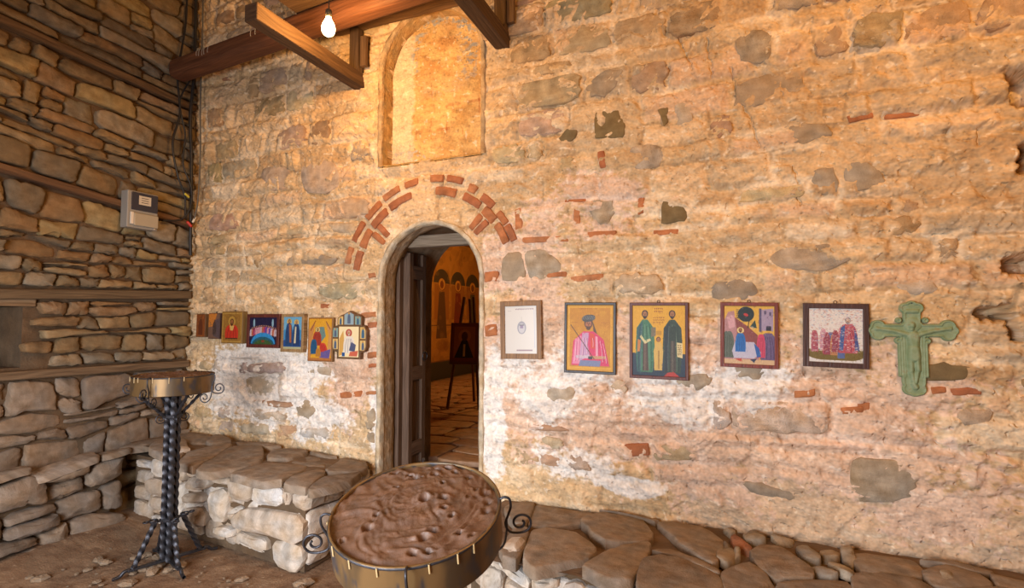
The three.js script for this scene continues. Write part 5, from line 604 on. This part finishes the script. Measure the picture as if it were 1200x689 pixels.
picture('framed_icon', 'dark speckled frame round a bleached, flaking print of a crowd, beside the cross', 'icon', { x: .495, y: 1.374, w: .28, h: .315, d: .022, rail: .026, wood: W.umber, tw: 300, roll: -.025, draw(c, w, h) { c.fillStyle = '#eceae6'; c.fillRect(0, 0, w, h); c.fillStyle = '#7a6a36'; c.fillRect(0, h * .76, w, h * .2); const r = rngOf(88); for (let k = 0; k < 10; k++) { const x = w * (.1 + .6 * r()), y = h * (.35 + .25 * r()); B.robe(c, x, y, w * .13, h * .4, pick(['#b85a6a', '#5a76b0', '#c89060', '#a04a5a', '#d8a0b0'], r), '#6a4a70'); } B.robe(c, w * .73, h * .28, w * .34, h * .54, '#c05a68', '#7a3050'); B.poly(c, [[w * .6, h * .34], [w * .68, h * .3], [w * .64, h * .78], [w * .56, h * .76]], '#4a66a8'); B.poly(c, [[w * .84, h * .34], [w * .9, h * .5], [w * .94, h * .78], [w * .86, h * .76]], '#4a5a98'); B.face(c, w * .73, h * .22, w * .06, '#c8a890', '#8a8a94'); const s = rngOf(89); for (let k = 0; k < 900; k++) { const y = Math.pow(s(), 1.3) * h * .8; c.globalAlpha = .6; c.fillStyle = pick(['#f4f2ee', '#efeae6', '#d8b8c8', '#9ab0d0', '#c88a7a'], s); c.fillRect(s() * w, y, 3 + s() * 12, 2 + s() * 5); } c.globalAlpha = 1; c.fillStyle = '#e8e8e8'; c.beginPath(); c.moveTo(0, h); c.lineTo(0, h * .9); c.quadraticCurveTo(w * .1, h * .97, w * .5, h * .97); c.quadraticCurveTo(w * .92, h * .98, w, h * .9); c.lineTo(w, h); c.fill(); } });

{ // painted cast cross
  const cx = .81, cy = 1.316, w = .354, h = .447, z0 = wallAt(cx, cy, w * .7, h * .7) + .001;
  const t = thing('wall_cross', 'pale green cast crucifix with lobed ends hanging on the wall', 'cross', [cx, cy - h / 2, z0]);
  const cap = (x, y, ax, ay, bx, by, ra, rb) => { const vx = bx - ax, vy = by - ay, q = clamp(((x - ax) * vx + (y - ay) * vy) / (vx * vx + vy * vy)); return Math.hypot(x - ax - vx * q, y - ay - vy * q) - (ra + (rb - ra) * q); };
  const Y0 = .31;   // height of the crossing above the foot
  const outline = (x, y) => { const ax = Math.abs(x); let d = cap(x, y, 0, .07, 0, Y0, .047, .052);                        // shaft
    d = Math.min(d, cap(x, y, -.12, Y0 - .002, .12, Y0 - .002, .031, .031), cap(ax, y, .135, Y0 + .016, .135, Y0 - .018, .032, .032), Math.hypot(ax - .153, y - Y0 + .002) - .024);   // arms with lobes
    d = Math.min(d, cap(x, y, 0, Y0, 0, .40, .034, .036), cap(x, y, -.022, .413, .022, .413, .026, .026), Math.hypot(x, y - .422) - .026);                                              // head
    d = Math.min(d, cap(x, y, -.018, .036, .018, .036, .03, .03), Math.hypot(x, y - .032) - .032);                                                                                         // foot
    d = Math.min(d, Math.hypot(ax - .052, y - Y0 - .046) - .014, Math.hypot(ax - .056, y - Y0 + .05) - .016, Math.max(Math.abs(ax - .047) - .012, Math.abs(y - .18) - .09));               // lace between the arms
    return -d; };
  const relief = (x, y) => {
    const e = outline(x, y), ax = Math.abs(x); let hgt = .014 + .004 * smooth(.0, .006, e) - .003 * smooth(.008, .012, e) + .0007 * noise(x * 200, y * 200);
    const rope = Math.max(0, 1 - Math.abs(e - .006) / .005); hgt += .003 * rope * (ax > .036 && y < Y0 - .03 ? .5 + .5 * Math.cos(y * 700) : 1);
    hgt += .004 * smooth(.004, 0, Math.abs(ax - .033)) * (y > .09 && y < Y0 - .03 ? 1 : 0);
    const put = (d, top) => { if (d < 0) hgt = Math.max(hgt, .017 + top * Math.sqrt(clamp(-d / .012))); };
    put(Math.hypot(x * .95, y - Y0 - .026) - .033, .004);                                   // halo
    put(cap(ax, y, .022, Y0 - .022, .075, Y0 - .004, .0115, .009), .012); put(cap(ax, y, .075, Y0 - .004, .135, Y0 + .006, .009, .0065), .010); put(Math.hypot(ax - .142, y - Y0 - .007) - .009, .009);   // arms
    put(Math.hypot((x + .004) * 1.25, y - Y0 - .022) - .0185, .018); put(Math.hypot(x + .005, y - Y0 - .004) - .012, .016);                                                                            // head, beard
    put(cap(x, y, 0, Y0 - .03, .002, Y0 - .085, .027, .019), .015); put(cap(x, y, 0, Y0 - .088, 0, Y0 - .125, .024, .027), .018);                                                                      // chest, cloth
    put(cap(x, y, .011, Y0 - .13, .014, Y0 - .185, .0145, .0125), .016); put(cap(x, y, .013, Y0 - .185, .004, Y0 - .242, .011, .0085), .013); put(cap(x, y, -.012, Y0 - .13, -.012, Y0 - .19, .0145, .0125), .015); put(cap(x, y, -.012, Y0 - .19, -.004, Y0 - .245, .011, .0085), .012); put(cap(x, y, -.004, .062, .004, .045, .011, .012), .012);
    put(Math.max(Math.abs(x) - .028, Math.abs(y - .398) - .009), .008); return hgt;
  };
  const g = sheet(-.185, -.005, 124, 152, .003, outline, (x, y) => outline(x, y) < .0012 ? .0085 : relief(x, y), (x, y) => [x / .3, y / .3]);
  const col = dataTex(256, 256, (i, j) => { const u = i / 256, v = j / 256, n = tile((a, b) => fbm(a * 9, b * 9, 4), u, v), m = tile((a, b) => fbm(a * 30, b * 30, 3), u, v); let c = mix3([.23, .32, .18], [.30, .40, .26], smooth(-.3, .3, n)); c = mix3(c, [.30, .26, .14], smooth(.18, .4, n + .4 * m) * .7); return c.map(toS); }, true);
  const mat = new THREE.MeshStandardMaterial({ map: col, roughness: .65, color: new THREE.Color().setRGB(.85, .82, .76) }); part('relief', g, mat, t);
  // body of the casting behind the relief
  const base = sheet(-.185, -.005, 124, 152, .003, outline, () => 0, (x, y) => [x / .3, y / .3]); const P = base.attributes.position, idx = [...base.index.array], n = P.count, use = new Map(); for (let i = 0; i < idx.length; i += 3) for (let k = 0; k < 3; k++) { const a = idx[i + k], b = idx[i + (k + 1) % 3]; if (use.has(b + '_' + a)) use.delete(b + '_' + a); else use.set(a + '_' + b, [a, b]); }
  const pos = [], q = []; for (const [a, b] of use.values()) { const k = pos.length / 3; pos.push(P.getX(a), P.getY(a), 0, P.getX(b), P.getY(b), 0, P.getX(a), P.getY(a), .0086, P.getX(b), P.getY(b), .0086); q.push(k, k + 1, k + 3, k, k + 3, k + 2); } const sg = new THREE.BufferGeometry(); sg.setAttribute('position', new THREE.Float32BufferAttribute(pos, 3)); sg.setIndex(q); sg.computeVertexNormals(); part('edge', sg, plain(.28, .37, .22, .65), t);
  part('nail_hole', new THREE.SphereGeometry(.0035, 10, 8).translate(0, .437, .016), plain(.02, .015, .01), t);
}

// ---------------------------------------------------------------- meter box and cables in the corner
{
  const t = thing('meter_box', 'grey electric meter box with dark window mounted on the rubble wall', 'meter box', [LX + .03, 2.125, .475]); t.scale.set(.7, .88, .88); const gr = plain(.30, .28, .25, .5), dk = plain(.035, .035, .05, .25);
  part('case', box(.11, .31, .25, .055, .155, 0, .008), gr, t); part('window', box(.012, .15, .215, .113, .225, -.012, .004), dk, t);
  const lab = canvasTex(160, 120, (c, w, h) => { c.fillStyle = '#c9bfae'; c.fillRect(0, 0, w, h); c.fillStyle = '#4a4440'; for (const y of [.25, .5, .75]) c.fillRect(w * .2, h * y - 5, w * .6, 9); }); const lg = new THREE.PlaneGeometry(.10, .075); lg.rotateY(Math.PI / 2); lg.translate(.1205, .238, -.01); part('dial_plate', lg, new THREE.MeshStandardMaterial({ map: lab, roughness: .6 }), t);
  part('terminal_cover', box(.03, .105, .20, .122, .072, -.02, .008), plain(.40, .34, .25, .55), t); part('side_strip', box(.02, .10, .024, .124, .078, .094, .004), plain(.72, .64, .54, .5), t); part('screw', new THREE.SphereGeometry(.009, 12, 8).translate(.112, .012, -.1), plain(.5, .42, .34, .4, .6), t);
}
{
  const bk = plain(.018, .016, .016, .5), gy = plain(.12, .11, .09, .6); const cable = (label, pts, rad, m, extra) => { const t = thing('power_cable', label, 'cable', [0, 0, 0], 'cables in the wall corner'); part('sheath', tube(pts, rad, 80, 7), m, t); for (const [n, p, q, rr, c] of extra || []) aim(part(n, new THREE.CapsuleGeometry(rr, Math.hypot(p[0] - q[0], p[1] - q[1], p[2] - q[2]), 4, 10), plain(...c, .45), t), p, q); return t; };
  cable('thick black cable hanging straight down the wall corner', [[-4.03, 4.5, .09], [-4.03, 4.0, .085], [-4.035, 3.5, .08], [-4.035, 3.1, .10], [-4.03, 2.8, .085], [-4.025, 2.5, .08], [-4.035, 2.28, .07], [-4.045, 2.12, .06], [-4.05, 1.98, .05]], .012, bk, [['red_connector', [-4.01, 2.215, .085], [-4.02, 2.24, .105], .012, [.5, .03, .02]], ['white_connector', [-4.0, 2.25, .075], [-3.995, 2.285, .06], .009, [.7, .62, .5]]]);
  cable('thin black cable bowing out from the corner above the meter box', [[-4.04, 4.5, .17], [-4.04, 3.9, .16], [-4.03, 3.4, .22], [-4.02, 3.1, .20], [-4.02, 2.85, .25], [-4.02, 2.6, .20], [-4.03, 2.45, .13], [-4.03, 2.3, .12]], .008, bk, [['yellow_connector', [-4.0, 2.445, .12], [-3.995, 2.46, .15], .009, [.6, .5, .06]]]);
  cable('black cable looping behind the beam end and down the corner', [[-4.02, 3.42, .12], [-4.025, 3.2, .20], [-4.02, 2.95, .15], [-4.03, 2.7, .15], [-4.01, 2.52, .09], [-4.01, 2.35, .10], [-4.03, 2.26, .15], [-4.035, 2.22, .30]], .007, bk);
  cable('slim grey cable clipped along the plaster side of the corner', [[-3.99, 4.5, .06], [-3.985, 3.9, .055], [-3.975, 3.2, .06], [-3.965, 2.8, .055], [-3.975, 2.4, .06], [-4.0, 2.24, .07]], .006, gy);
}

scene.traverse(o => { if (o.isMesh && o.name !== 'glass' && o.name !== 'globe') { o.castShadow = true; o.receiveShadow = true; } });
renderer.render(scene, camera);
